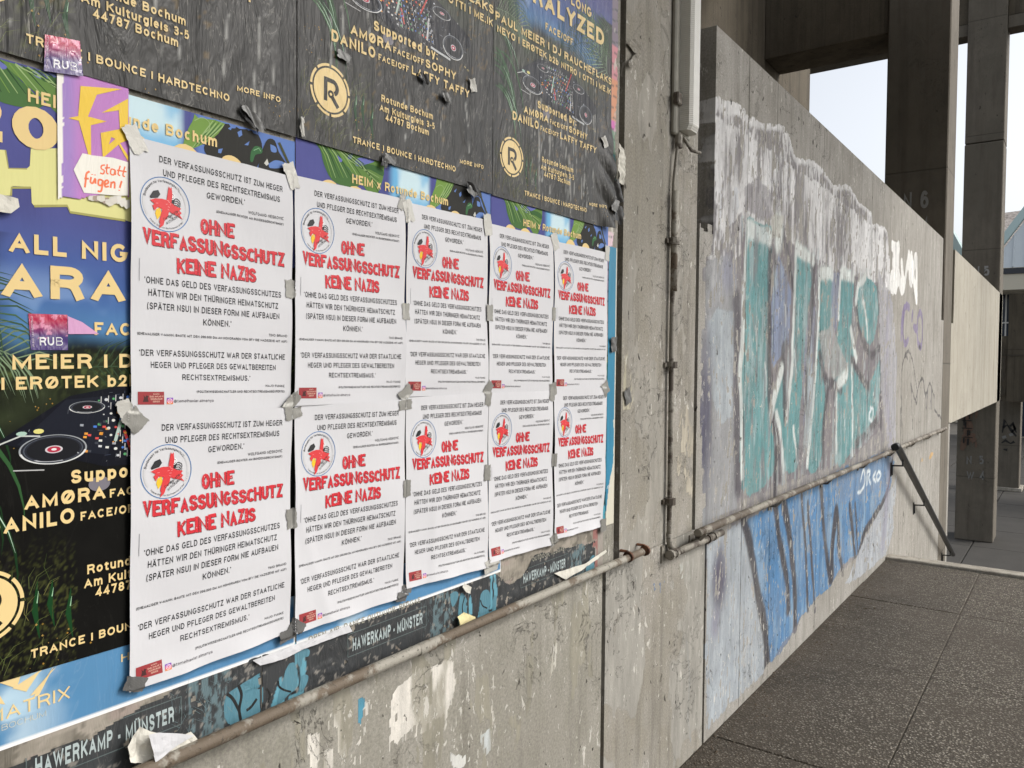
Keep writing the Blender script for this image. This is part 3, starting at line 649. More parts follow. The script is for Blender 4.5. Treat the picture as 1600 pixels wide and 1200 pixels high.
# --- graffiti wall
def paint_graffiti(c):
    Y, Z = c.Y, c.Z
    c.warp(.022, 9, 21, .7)
    P = WP
    GREY = (.20, .19, .20); WHT = (.64, .64, .64); DK = (.05, .045, .055); TEAL = (.095, .255, .265); BLU = (.14, .22, .34); CREAM = (.58, .57, .52)
    out = [(1116, 165), (1140, 164), (1165, 182), (1195, 199), (1215, 200), (1232, 214), (1242, 246), (1262, 250), (1285, 266), (1292, 274), (1303, 290), (1320, 290), (1335, 304), (1345, 322), (1360, 331), (1364, 352), (1375, 352), (1386, 366), (1389, 392)]
    c.poly(P(out+[(1396, 520), (1400, 690), (1388, 800), (1350, 860), (1250, 960), (1104, 1060), (1100, 700), (1098, 420), (1112, 380)]), GREY, .78)
    n1 = fbm(Y*16, Z*2.6, 5, 31)*.6+.4*fbm(Y*75, Z*6, 4, 32); n2 = fbm(Y*5, Z*2.2, 4, 33)
    band = pip(c.wy, c.wz, P([(1118, 185), (1165, 205), (1240, 262), (1300, 300), (1360, 350), (1390, 400), (1396, 460), (1360, 440), (1300, 420), (1222, 372), (1190, 300), (1170, 285), (1160, 330), (1120, 380)]))
    c.put(band*sstep(.40, .56, n1*.6+n2*.4), WHT, .97)
    wide = pip(c.wy, c.wz, P(out+[(1396, 520), (1380, 420), (1300, 430), (1200, 380), (1150, 400), (1105, 520), (1112, 380)])); c.put(wide*sstep(.50, .60, fbm(Y*60, Z*12, 5, 34)*.6+n2*.4), WHT, .85)
    c.put(pip(c.wy, c.wz, P([(1160, 185), (1235, 300), (1235, 370), (1205, 300), (1165, 290)]))*sstep(.42, .56, n1), (.62, .62, .63), .85)
    c.put(pip(c.wy, c.wz, P([(1165, 330), (1163, 290), (1185, 280), (1205, 300), (1208, 345), (1185, 340)])), (.22, .21, .225), .7)
    c.put(pip(c.wy, c.wz, P([(1165, 290), (1150, 340), (1130, 378), (1122, 380), (1122, 300)]))*sstep(.45, .6, n1), (.5, .54, .6), .7)
    sm = smooth_path(P(out), 4); c.stroke(sm, .018, WHT, .8, .6)
    c.stroke(P([(1118, 166), (1160, 172), (1165, 190)]), .028, WHT, .85)
    c.put(pip(c.wy, c.wz, P([(1370, 350), (1386, 366), (1392, 470), (1372, 450), (1362, 400)]))*sstep(.46, .6, n1), WHT, .8)
    # pale blue left field and navy streaks
    c.poly(P([(1100, 410), (1140, 395), (1150, 450), (1150, 790), (1098, 830), (1096, 560)]), (.27, .28, .29), .78)
    c.poly(P([(1108, 500), (1122, 480), (1146, 480), (1145, 650), (1128, 660), (1112, 610), (1104, 560)]), (.33, .37, .40), .92)
    c.blob(P([(1102, 650)])[0], .11, .50, (.06, .06, .10), 1); c.blob(P([(1138, 425)])[0], .12, .12, (.22, .23, .32), .6)
    c.stroke(P([(1150, 470), (1151, 560), (1150, 640), (1153, 760)]), .045, (.07, .065, .08), .95, .5)
    DKW = .030
    q = lambda L: P([(1150+a/2.667, 330+b/2.667) for a, b in L])
    # dark ground between the letters
    c.poly(q([(20, 90), (180, 90), (260, 150), (350, 230), (600, 300), (610, 900), (470, 1040), (30, 1190)]), (.15, .135, .15), .78)
    for L in ([(50, 30), (132, 60), (152, 100), (138, 400), (140, 640), (146, 800), (160, 1050), (130, 1130), (25, 1150), (18, 700), (34, 300), (48, 100)],
              [(250, 130), (318, 180), (312, 330), (290, 560), (278, 700), (266, 850), (258, 1050), (205, 1085), (190, 900), (148, 840), (192, 650), (216, 860), (236, 560), (246, 300)],
              [(345, 245), (400, 250), (402, 380), (385, 560), (365, 680), (372, 790), (350, 1055), (300, 1070), (318, 800), (338, 500)],
              [(440, 245), (490, 262), (482, 480), (488, 640), (440, 720), (402, 700), (400, 600), (430, 450)],
              [(420, 740), (482, 650), (486, 980), (412, 1050)],
              [(540, 268), (592, 330), (585, 480), (560, 560), (510, 470), (500, 330)],
              [(487, 640), (550, 740), (598, 620), (594, 800), (562, 890), (490, 985)]): c.poly(smooth_closed(q(L)), TEAL, .97)
    c.poly(q([(180, 180), (208, 270), (230, 330), (220, 560), (192, 600), (150, 650), (146, 480), (158, 300)]), (.17, .22, .34), .9)
    c.poly(q([(300, 420), (330, 400), (320, 620), (300, 780), (280, 900), (282, 600)]), (.18, .20, .28), .75)
    c.poly(q([(400, 250), (432, 260), (428, 450), (402, 560), (396, 380)]), (.17, .20, .29), .75)
    c.poly(q([(345, 520), (400, 470), (430, 560), (470, 640), (400, 720), (370, 660)]), (.34, .32, .31), .75)
    for L in ([(142, 100), (140, 480), (138, 760), (158, 870)], [(160, 870), (170, 960), (185, 1100)], [(325, 200), (318, 380), (300, 600), (288, 820)], [(385, 720), (366, 900), (360, 1060)],
              [(350, 600), (372, 700), (440, 745)], [(480, 620), (520, 690), (560, 745)], [(590, 870), (540, 930), (500, 970)], [(500, 340), (515, 500), (560, 600), (600, 560)], [(210, 560), (196, 600), (208, 860)],
              [(412, 760), (406, 1050)], [(590, 320), (600, 500), (604, 900)], [(190, 80), (210, 170), (240, 320)]): c.stroke(smooth_path(q(L), 4), DKW, DK, .9, .4)
    for L, wd in (([(52, 60), (46, 120), (34, 330), (20, 700), (26, 1100)], .022), ([(60, 82), (140, 110)], .04), ([(255, 150), (320, 200)], .035), ([(250, 150), (243, 400), (232, 640), (215, 865)], .02), ([(350, 262), (398, 262)], .04), ([(350, 250), (342, 480), (325, 720), (298, 1060)], .02),
                  ([(442, 262), (488, 275)], .04), ([(436, 260), (428, 440)], .02), ([(190, 655), (165, 760), (148, 845)], .03), ([(170, 845), (186, 930), (198, 1070)], .022), ([(420, 755), (416, 1010)], .018), ([(484, 650), (486, 1010)], .018),
                  ([(528, 360), (540, 440), (548, 530)], .02), ([(480, 500), (492, 580), (502, 620)], .03), ([(430, 715), (452, 690), (460, 672)], .04), ([(500, 380), (510, 310), (540, 270)], .03), ([(242, 890), (252, 1040)], .014), ([(180, 60), (178, 130)], .06)):
        c.stroke(smooth_path(q(L), 4), wd, (.58, .62, .60), 1, .4)
    up = pip(c.wy, c.wz, q([(20, 30), (600, 260), (600, 900), (470, 1040), (30, 1190)]))
    c.put(up*sstep(.53, .66, fbm(Y*34, Z*5, 5, 36)*.6+n2*.4), (.36, .43, .44), .6); c.put(up*sstep(.56, .68, fbm(Y*22, Z*4, 5, 37)*.7+n1*.3), (.17, .16, .17), .75)
    for k in range(14):
        x_ = 40+k*41; y_ = 300+(k*173) % 600; c.stroke(q([(x_, y_), (x_+4, y_+60+(k*37) % 120)]), .006, (.52, .56, .55), .8, .5)
    c.poly(q([(150, 20), (200, 20), (190, 110), (150, 120)]), (.42, .41, .36), .7)
    # pale margin right of the letters
    c.poly(P([(1372, 420), (1395, 470), (1402, 560), (1400, 690), (1388, 700), (1376, 600)]), (.31, .31, .33), .85)
    c.stroke(P([(1388, 470), (1384, 600), (1392, 700)]), .05, (.25, .24, .30), .6, .8)
    # lower blue field
    c.poly(P([(1104, 850), (1160, 812), (1172, 860), (1182, 930), (1194, 1000), (1196, 1060), (1150, 1110), (1103, 1150)]), (.31, .345, .375), .93)
    c.blob(P([(1124, 905)])[0], .13, .20, (.055, .05, .09), 1); c.blob(P([(1118, 975)])[0], .07, .10, (.20, .19, .27), .6)
    n3 = fbm(Y*7, Z*4, 4, 44)
    BL = P([(1162, 812), (1230, 775), (1310, 735), (1385, 705), (1398, 720), (1392, 760), (1378, 790), (1352, 830), (1338, 868), (1318, 880), (1298, 915), (1262, 950), (1240, 985), (1202, 1052), (1194, 1000), (1184, 930), (1172, 860)])
    c.poly(BL, (.05, .165, .33), 1); c.put(pip(c.wy, c.wz, BL)*sstep(.46, .62, n3*.5+fbm(Y*30, Z*7, 5, 45)*.5), (.20, .30, .40), .6)
    c.poly(P([(1300, 740), (1385, 705), (1395, 730), (1385, 760), (1310, 790)]), (.11, .19, .31), .7)
    for L, wd in (([(1163, 812), (1174, 860), (1186, 930), (1197, 1000), (1200, 1060)], .040), ([(1212, 790), (1219, 850), (1228, 900), (1232, 950)], .035), ([(1225, 785), (1236, 850), (1242, 920), (1243, 975)], .038), ([(1253, 775), (1258, 850), (1262, 950)], .02), ([(1262, 790), (1268, 870), (1273, 955)], .022),
                  ([(1283, 760), (1290, 850), (1297, 905)], .03), ([(1306, 800), (1300, 860), (1300, 900)], .05), ([(1308, 800), (1312, 860), (1316, 900)], .03), ([(1328, 790), (1336, 870)], .03), ([(1336, 790), (1340, 860)], .02), ([(1394, 720), (1384, 775), (1352, 830), (1340, 875)], .03), ([(1212, 700), (1210, 790)], .02)):
        c.stroke(smooth_path(P(L), 4), wd, (.028, .026, .034), .98, .35)
    c.poly(P([(1180, 1075), (1200, 1040), (1250, 965), (1278, 945), (1262, 985), (1215, 1050)]), (.14, .13, .15), .6)
    c.poly(P([(1352, 840), (1395, 760), (1402, 740), (1396, 830), (1384, 868), (1340, 905), (1320, 915)]), (.33, .355, .385), .9)
    c.stroke(P([(1390, 730), (1384, 800), (1380, 850)]), .07, (.2, .19, .26), .6, .9)
    # brush and spray unevenness
    g1 = fbm(Y*90, Z*22, 4, 57); g2 = fbm(Y*26, Z*7, 4, 58); c.C = c.C*(.72+.56*(.5*g1+.5*g2))[..., None]
    c.A = c.A*(1-.38*sstep(.55, .66, g1*.6+g2*.4))
    # bare dirty skirting
    c.A = c.A*sstep(.0, .07, Z+.04*(fbm(Y*6, Z*3, 3, 50)-.5)*2) if (Y.max() < 6.9) else c.A
    # tags
    WT = (.70, .70, .68)
    for L in ([(1394, 385), (1402, 390), (1403, 410), (1398, 440), (1394, 430)], [(1402, 440), (1396, 410), (1404, 386)], [(1404, 392), (1402, 420), (1409, 455)], [(1409, 412), (1411, 450)], [(1412, 450), (1420, 400), (1422, 440)], [(1424, 400), (1427, 430), (1431, 460)], [(1432, 402), (1432, 470)], [(1392, 445), (1400, 450)], [(1420, 400), (1424, 435)], [(1430, 405), (1424, 440)]):
        c.stroke(P(L), .058, WT, 1, .5)
    PU = (.17, .14, .24)
    for L in ([(1421, 480), (1414, 482), (1411, 520), (1414, 538), (1419, 532)], [(1408, 530), (1409, 500), (1413, 484)], [(1438, 487), (1434, 500), (1434, 535), (1440, 540), (1441, 500), (1438, 487)], [(1428, 510), (1433, 515)], [(1426, 490), (1425, 500)]):
        c.stroke(smooth_path(P(L), 3), .045, PU, .85, .5)
    c.blob(P([(1437, 543)])[0], .1, .03, (.03, .03, .03), 1)
    BK = (.075, .07, .07)
    for L in ([(1410, 690), (1408, 610), (1410, 570), (1420, 548), (1428, 575), (1433, 620), (1431, 630), (1423, 600)], [(1431, 625), (1436, 600), (1442, 590), (1446, 620), (1453, 600), (1460, 620)], [(1407, 700), (1407, 640)], [(1424, 600), (1425, 640), (1426, 670)], [(1436, 630), (1435, 700)], [(1418, 560), (1414, 556)], [(1460, 640), (1472, 655)], [(1447, 640), (1449, 780)], [(1464, 715), (1464, 750)], [(1440, 690), (1436, 770)]):
        c.stroke(smooth_path(P(L), 3), .022, BK, .85, .6)
    c.put(pip(c.wy, c.wz, P([(1442, 625), (1452, 600), (1461, 615), (1462, 640), (1446, 640)]))*sstep(.45, .55, n1), (.12, .115, .12), .9)
    
    c.blob(P([(1455, 712)])[0], .28, .07, (.48, .30, .12), .95); c.blob(P([(1441, 720)])[0], .12, .05, (.42, .30, .16), .9)
    # white scrawl on the blue
    for L in ([(1345, 748), (1350, 732), (1352, 750), (1347, 765), (1340, 768)], [(1355, 755), (1355, 735), (1360, 738), (1357, 746), (1361, 756)], [(1368, 735), (1364, 745), (1368, 752)], [(1373, 734), (1376, 742), (1372, 750), (1370, 742), (1373, 734)], [(1361, 640), (1358, 650), (1362, 660), (1364, 640), (1360, 636)]):
        c.stroke(smooth_path(P(L), 3), .012, (.62, .68, .70), 1, .5)
def smooth_closed(P):
    out = smooth_path(P+[P[0]], 3); return out[:-1]

gw = empty('graffiti_wall', (0, 2.86, 0), 'long pale concrete wall covered in faded teal and blue graffiti', 'wall')
ysp = [2.86, 3.385, 3.78, 4.62, 5.9, 7.2, 8.2, 8.9, 9.595]
for i in range(len(ysp)-1):
    a, b = ysp[i], ysp[i+1]; g_ = .003 if i in (0, 4, 6) else .0018
    if i == 0: ys = [2.862, 2.87, 2.9, 2.94, 2.986]+frange(3.0, b-g_, .011)
    else: ys = frange(a+g_, b-g_, .012 if b < 4.7 else (.018 if b < 6 else .03))
    zlow = -1.75 if b > 6 else 0
    zs = frange(zlow, 0, .1)[:-1]+frange(0, .835, .0095)+[.845]+frange(.855, 2.045, .0095)+[2.05]+frange(2.06, 2.852, .0095)
    if i == 4: pass
    cv = Canvas(ys, zs); paint_graffiti(cv)
    mask = None
    if i == 0: mask = lambda y, z: ~((y < 3.0) & (z > 2.047+.02*np.sin(y*60))) & ~((y < 2.987) & (z < .84))
    if i == 7: mask = lambda y, z: ~((y > 9.42) & (z > 2.0))
    V, F, C = cv.grid(lambda y, z: y*0, mask); V, F, src = solidify(V, F, .25); C = np.vstack([C, C[src]*[1, 1, 1, 0]])
    add('panel', V, F, M['graf'], gw, col=C)
MB().box((-.24, 2.84, .85), (-.05, 3.05, 2.0)).box((-.22, 3.02, 0), (-.1, 9.54, 2.83)).build('wall_core', M['brown'], gw)

# --- piers along the wall
def pier(name, y0, y1, z0, z1, label, mat=M['brown'], x0=-.62, x1=0.0):
    p = MB().box((x0, y0, z0), (x1, y1, z1), .012).build(name, mat, None, ((x0+x1)/2, (y0+y1)/2, z0))
    return tag(p, label, 'pier', 'concrete piers of the building')
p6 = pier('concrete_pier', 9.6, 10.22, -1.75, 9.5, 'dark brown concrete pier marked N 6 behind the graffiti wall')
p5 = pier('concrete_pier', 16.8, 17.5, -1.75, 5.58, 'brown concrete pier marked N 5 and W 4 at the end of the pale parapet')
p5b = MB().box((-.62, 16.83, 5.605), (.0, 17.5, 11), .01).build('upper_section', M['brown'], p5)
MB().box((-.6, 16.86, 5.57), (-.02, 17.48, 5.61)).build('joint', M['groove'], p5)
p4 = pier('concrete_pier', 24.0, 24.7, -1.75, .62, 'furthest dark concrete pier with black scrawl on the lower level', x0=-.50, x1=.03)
MB().box((-.56, 23.95, -1.75), (.10, 24.76, -1.66), .01).build('plinth', M['kerb'], p4)
def stencil(txt, x0, x1, z, h, y, mat, parent):
    V, T, H = letters(txt, .20, cond=.8); V = V.copy(); V[:, 0] = x0+(V[:, 0]-V[:, 0].min())/(np.ptp(V[:, 0]))*(x1-x0); V[:, 1] = z+V[:, 1]*h
    add('stencil_lettering', np.stack([V[:, 0], V[:, 0]*0+y-.004-.002*H, V[:, 1]], 1), T, mat, parent)
stencil('N', -.42, -.34, 3.22, .19, 9.6, M['stencil'], p6); stencil('6', -.255, -.175, 3.22, .19, 9.6, M['stencil'], p6)
stencil('W', -.43, -.32, 2.93, .19, 9.6, M['stencil'], p6); stencil('4', -.24, -.17, 2.93, .19, 9.6, M['stencil'], p6)
stencil('N', -.42, -.33, 3.15, .18, 16.8, M['stencil'], p5); stencil('5', -.255, -.17, 3.15, .18, 16.8, M['stencil'], p5)
stencil('W', -.43, -.32, 2.87, .18, 16.8, M['stencil'], p5); stencil('4', -.25, -.17, 2.87, .18, 16.8, M['stencil'], p5)
def at17(px, py): q_ = at(px, py, 1, 16.8); return q_[0], q_[2]
for ch, xa, xb, yb in (('N', 1510, 1518, 725), ('5', 1530, 1537, 725), ('W', 1510, 1522, 749), ('4', 1530, 1538, 749)):
    a = at17(xa, yb); b = at17(xb, yb); stencil(ch, a[0], b[0], a[1], .155, 16.8, M['pale_stencil'], p5)
# scraped patch with dark marks on N5
pr = MB()
for k in range(26):
    rr = random.Random(k); cx = rr.gauss(1513, 5.5); cy = rr.uniform(643, 700); a = at17(cx, cy); w_ = rr.uniform(.02, .07); h_ = rr.uniform(.03, .12)
    V = [(a[0]+w_*math.cos(t)*rr.uniform(.6, 1.2), 16.796-.0003*k, a[1]+h_*math.sin(t)*rr.uniform(.6, 1.2)) for t in np.linspace(0, 2*math.pi, 9)[:-1]]
    pr._a(V, [tuple(range(8))])
pr.build('scraped_patch', plain('reddish_scrape', (.15, .10, .075), .9, .4, 0, 60), p5)
pr = MB()
for (x0_, x1_, y0_, y1_) in [(1503, 1519, 656, 658), (1503, 1519, 668, 670), (1505, 1520, 682, 684), (1506, 1508.5, 642, 665), (1511, 1513, 672, 681), (1514, 1516, 672, 680), (1505, 1507, 684, 692), (1511, 1514, 685, 695), (1508, 1510, 660, 668), (1514, 1516, 642, 655)]:
    a = at17(x0_, y0_); b = at17(x1_, y1_); pr.box((a[0], 16.78, b[1]), (b[0], 16.788, a[1]))
pr.build('dark_marks', M['rail'], p5)
def strk(pts, wd, Yp, mat, parent, nm):
    P = Print(); P.line([at(px, py, 1, Yp)[[0, 2]] for px, py in pts], wd, (0, 0, 0)); V = np.vstack(P.V); T = np.vstack(P.T)
    add(nm, np.stack([V[:, 0], V[:, 0]*0+Yp-.004, V[:, 1]], 1), T, mat, parent)
for k, L in enumerate(([(1566, 676), (1570, 656), (1576, 668), (1582, 660), (1588, 676)], [(1567, 668), (1574, 664), (1580, 672), (1588, 682)], [(1565, 692), (1571, 688), (1579, 693), (1585, 690)], [(1578, 666), (1583, 662), (1586, 670), (1580, 676)], [(1568, 702), (1574, 703)])):
    strk(L, [.03+.04*((i+k) % 2) for i in range(len(L))], 24.0, M['rail'], p4, 'black_scrawl')
for k, L in enumerate(([(1566, 684), (1572, 682)], [(1577, 680), (1583, 678)])): strk(L, .07, 24.0, M['pale_stencil'], p4, 'pale_scrawl')

# pale end parapet between N6 and N5
ep = empty('pale_parapet', (0, 10.37, .84), 'smooth cream concrete parapet bridging from the N 6 pier to the N 5 pier', 'parapet')
MB().prism([(10.225, .86), (10.40, .845), (17.55, .845), (17.55, 2.83), (10.40, 2.852), (10.40, 2.0), (10.225, 2.0)], 0, -.2, 0.0).build('parapet_slab', M['light'], ep)
MB().box((-.16, 10.222, -1.75), (-.004, 10.37, .84)).build('joint_infill', M['graf'], ep)
# --- brown core wall, beam, second beam
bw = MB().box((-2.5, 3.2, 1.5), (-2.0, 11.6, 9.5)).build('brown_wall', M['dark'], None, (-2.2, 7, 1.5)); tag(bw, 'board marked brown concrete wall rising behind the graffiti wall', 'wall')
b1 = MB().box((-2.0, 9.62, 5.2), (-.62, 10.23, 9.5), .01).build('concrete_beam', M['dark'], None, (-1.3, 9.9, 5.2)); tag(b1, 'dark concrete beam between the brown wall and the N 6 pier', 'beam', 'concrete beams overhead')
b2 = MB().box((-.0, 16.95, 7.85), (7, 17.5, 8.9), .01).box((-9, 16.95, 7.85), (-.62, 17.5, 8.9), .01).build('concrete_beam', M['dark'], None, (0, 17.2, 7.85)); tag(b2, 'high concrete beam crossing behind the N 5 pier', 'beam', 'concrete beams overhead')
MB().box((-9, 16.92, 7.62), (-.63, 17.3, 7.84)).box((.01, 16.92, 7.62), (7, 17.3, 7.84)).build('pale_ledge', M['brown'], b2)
# unseen masses added overhead and behind: they shade the faces that look back
sl = MB().box((-3, -9, 5.9), (4.2, 8.2, 6.4)).build('shade_deck', M['brown'], None, (0, 0, 5.9)); tag(sl, 'unseen concrete deck added overhead to shade the walkway', 'deck')
rb = MB().box((-3, -9.5, -1.75), (12, -9.0, 9)).build('rear_shade_block', M['brown'], None, (4, -9.2, -1.75)); tag(rb, 'unseen brown concrete block added behind the walkway for shade', 'building')
# --- spandrel and glass box on the right, lower level
sp = empty('brown_spandrel', (0, 23.3, .62), 'brown concrete spandrel on the far side above the lower pier', 'wall')
def at23(px, py, Y=23.3): q_ = at(px, py, 1, Y); return q_[0], q_[2]
a = at23(1577, 459); b = at23(1569, 525); c_ = at23(1562, 627)
MB().box((a[0], 23.3, c_[1]), (9, 23.8, a[1])).build('upper_slab', M['dark'], sp)
MB().box((c_[0], 23.32, c_[1]), (a[0], 23.8, b[1])).build('corner_slab', M['dark'], sp)
MB().box((c_[0], 23.28, at23(1580, 556)[1]), (9, 23.3, at23(1580, 554)[1])).build('board_line', M['groove'], sp)
rg = MB()
for k in range(30):
    rr = random.Random(k+90); q_ = at23(rr.uniform(1563, 1567.5), rr.uniform(530, 625)); s_ = rr.uniform(.02, .05)
    rg.box((q_[0]-s_, 23.29-rr.uniform(0, .03), q_[1]-s_*1.6), (q_[0]+s_, 23.33, q_[1]+s_*1.6))
rg.build('broken_edge', M['groove'], sp)
# pavilion with standing-seam roof
pv = empty('pavilion', (0, 40, -1.75), 'pavilion with pale standing seam metal roof and cream fascia', 'building')
A = lambda px, py: at(px, py, 1, 40)
g0 = A(1540, 412)[2]; gz = A(1600, 424)[2]
zt = A(1600, 418)[2]; zf0 = A(1600, 427)[2]; zf1 = A(1600, 452)[2]; xl = A(1540, 420)[0]
MB().box((xl, 39.9, zf0), (12, 40.0, zt)).build('gutter', M['gutter'], pv)
MB().box((xl, 39.95, zf1), (12, 40.2, zf0-.005)).build('fascia', M['fascia'], pv)
MB().box((xl, 40.2, zf1), (12, 43.5, zf1+.1)).build('soffit', M['fascia'], pv)
xw0 = A(1560, 470)[0]
f_ = MB().box((xw0-1, 42.5, -1.75), (12, 42.7, zf1)).build('window_wall', M['window'], pv)
fr = MB()
for k in range(9): fr.box((xw0-1+k*1.1, 42.44, -1.75), (xw0-.94+k*1.1, 42.5, zf1))
for z in (.6, 1.8, 2.2, 3.4): fr.box((xw0-1, 42.43, z), (12, 42.5, z+.06))
fr.build('window_frame', M['frame'], pv)
ap = at(1640, 268, 1, 46); e0 = A(1555, 405); 
ridge = np.array([at(1625, 300, 1, 44)[0]+1.0, 45.5, 10.4]); le = np.array([xl, 40.0, zt]); re = np.array([12, 40.0, zt])
# hip face : eave from le to re, hip up to ridge
pA = A(1545, 400); pB = A(1640, 280)
hipx0, hipz0 = pA[0], zt+.02; dirx = (pB[0]-pA[0]); slope = (pB[2]-zt)/(pB[0]-A(1548, 400)[0])
top = np.array([pA[0]+6.0, 44.5, zt+6.0*slope*.95]); topr = np.array([12, 44.5, top[2]])
el = np.array([pA[0], 39.95, zt+.02]); er = np.array([12, 39.95, zt+.02])
add('roof_sheet', [el, er, topr, top, top+[0, .1, -.15], el+[0, .1, -.15]], [(0, 1, 2, 3), (0, 3, 4, 5)], M['seam_roof'], pv)
for k in range(1, 30):
    x = el[0]+k*.45
    if x > 11.8: break
    t = min(1, (x-el[0])/6.0)
    P0 = np.array([x, 39.95, zt+.02]); P1 = np.array([x, 39.95+4.55*t, zt+.02+(top[2]-zt-.02)*t])
    nrm = np.array([0, -.6, .8])*.05; sx = np.array([.02, 0, 0])
    add('roof_seam', [P0-sx, P0+sx, P1+sx, P1-sx, P0-sx+nrm, P0+sx+nrm, P1+sx+nrm, P1-sx+nrm], [(4, 5, 6, 7), (0, 4, 7, 3), (1, 2, 6, 5), (0, 1, 5, 4), (3, 7, 6, 2)], M['seam_roof'], pv)
tv = np.array([-.32, -.05, .30])*.9
add('hip_trim', [el-[.1, .1, 0], top-[.1, .1, 0], top+tv, el+tv, el-[.1, -.2, 0], top-[.1, -.2, 0], top+tv+[0, .3, 0], el+tv+[0, .3, 0]], [(0, 1, 2, 3), (4, 7, 6, 5), (3, 2, 6, 7)], M['trim'], pv)
# slate roofed hall behind, its gable to the left
h = empty('slate_roof_hall', (0, 55, -1.75), 'distant hall with a mottled slate roof beyond the pavilion', 'building')
B = lambda px, py: at(px, py, 1, 55)
r1 = B(1540, 322); r2 = B(1600, 327); b1_ = B(1490, 352); rz = B(1570, 316)[2]
xa, xb = B(1488, 330)[0], B(1640, 330)[0]
add('roof', [(xa, 54, B(1500, 420)[2]), (xb+8, 54, B(1500, 420)[2]), (xb+6, 58, rz+.35), (xa+1.2, 58, rz-.2)], [(0, 1, 2, 3)], M['slate'], h)
MB().box((xa+.1, 54.3, -1.75), (xb+8, 60, B(1500, 424)[2])).build('wall', M['fascia'], h)
gl = empty('gabled_annex', (0, 50, -1.75), 'small annex with blue grey roof edge seen between the two piers', 'building')
G = lambda px, py: at(px, py, 1, 50)
q1, q2, q3 = G(1480, 345), G(1512, 404), G(1512, 440)
MB().prism([(q1[0]-4, q1[2]+.6), (q1[0], q1[2]), (q2[0], q2[2]), (q2[0], q2[2]-.5), (q1[0]-4, q1[2]-.2)], 1, 49.8, 52).build('roof_edge', M['trim'], gl)
MB().prism([(q1[0]-4, -1.75), (q2[0]-.3, -1.75), (q2[0]-.3, q2[2]-.5), (q1[0], q1[2]-.5), (q1[0]-4, q1[2]-.3)], 1, 50.2, 51.8).build('gable_wall', M['fascia'], gl)
# tower with horizontal louvres
tw = empty('louvred_tower', (-12.6, 45, -1.75), 'distant tower with horizontal louvres seen under the dark beam', 'tower')
t0, t1 = at(1205, 140, 1, 45), at(1233, 140, 1, 45); zc = [at(1225, 100, 1, 45)[2], at(1225, 170, 1, 45)[2]]
MB().box((t0[0], 45.0, -1.75), (t1[0]-.02, 48, zc[0]+1)).build('tower_wall', M['louvre_wall'], tw)
MB().box((t1[0]-.09, 44.7, -1.75), (t1[0], 45.0, zc[0]+1)).build('corner_post', M['louvre'], tw)
step = .19; k = 0; z = zc[1]-1.5
while z < zc[0]+.8:
    MB().prism([(44.72, z), (44.99, z+.10), (44.99, z+.14), (44.72, z+.05)], 0, t0[0]+.4, t1[0]-.1).build('louvre', M['louvre'], tw); z += step
# far skyline so that the horizon is not empty
fh = MB()
for k in range(24):
    rr = random.Random(k+5); x = -70+k*6.5; fh.box((x, 100+rr.uniform(0, 8), -1.8), (x+rr.uniform(4, 6.4), 112, rr.uniform(1.5, 4.5)))
fo = fh.build('far_buildings', M['fascia'], None, (0, 105, -1.8)); fo['kind'] = 'structure'

# ================================================================== PIPES, RAIL, LAMP
def pipe(name, pts, r, mat, label=None, cat=None, parent=None, loc=None, n=14, group=None):
    o = MB().tube(pts, r, n).build(name, mat, parent, loc, smooth=True)
    return tag(o, label, cat, group) if label else o
def rx(px, py, X): q_ = at(px, py, 0, X); return (X, q_[1], q_[2])
def pline(a, b, n, amp=.0):
    a = np.array(a); b = np.array(b); return [tuple(a+(b-a)*t+np.array([0, 0, amp*math.sin(t*9+1)])) for t in np.linspace(0, 1, n)]
X1 = .032
pa, pb = rx(480, 1092, X1), rx(1003, 862, X1); dv = (np.array(pb)-np.array(pa))/np.linalg.norm(np.array(pb)-np.array(pa))
pa0 = np.array(pa)-dv*2.2; pe = np.array(pb)
hp = pipe('wall_handrail', pline(pa0, pe, 40, .0015), .0120, M['pipe'], 'long painted pipe handrail under the posters with rusty end clamps', 'handrail', loc=tuple(pa))
for q_ in (rx(982, 870, X1), rx(1008, 860, X1)):
    c0 = np.array(q_); o = MB()
    o.tube([c0-dv*.005, c0+dv*.005], .0175, 14); o.box((0.001, c0[1]-.005, c0[2]+.012), (X1, c0[1]+.005, c0[2]+.020), .002)
    o.build('pipe_clamp', M['rust'], hp, smooth=True)
for q_ in (rx(676, 1006, X1), rx(112, 1225, X1)):
    c0 = np.array(q_); MB().tube([c0-dv*.05, c0-dv*.047, c0+dv*.0, c0+dv*.002], [.0125, .0138, .0138, .0125], 14).build('pipe_sleeve', M['pipe'], hp, smooth=True)
# second handrail along the graffiti wall
X2 = .06
p0, p1 = np.array(rx(1090, 834, X2)), np.array(rx(1478, 669, X2))
h2 = pipe('wall_handrail', pline(p0, p1, 60, .002), .0155, M['rail_pipe'], 'long horizontal pipe handrail fixed across the graffiti wall', 'handrail', loc=tuple(p0))
for f in np.linspace(.012, .985, 8):
    c0 = p0+(p1-p0)*f
    MB().tube([(0, c0[1], c0[2]-.045), (.035, c0[1], c0[2]-.042), (X2, c0[1], c0[2]-.015)], .006, 8).box((0, c0[1]-.02, c0[2]-.065), (.005, c0[1]+.02, c0[2]-.025)).build('bracket', M['conduit'], h2)
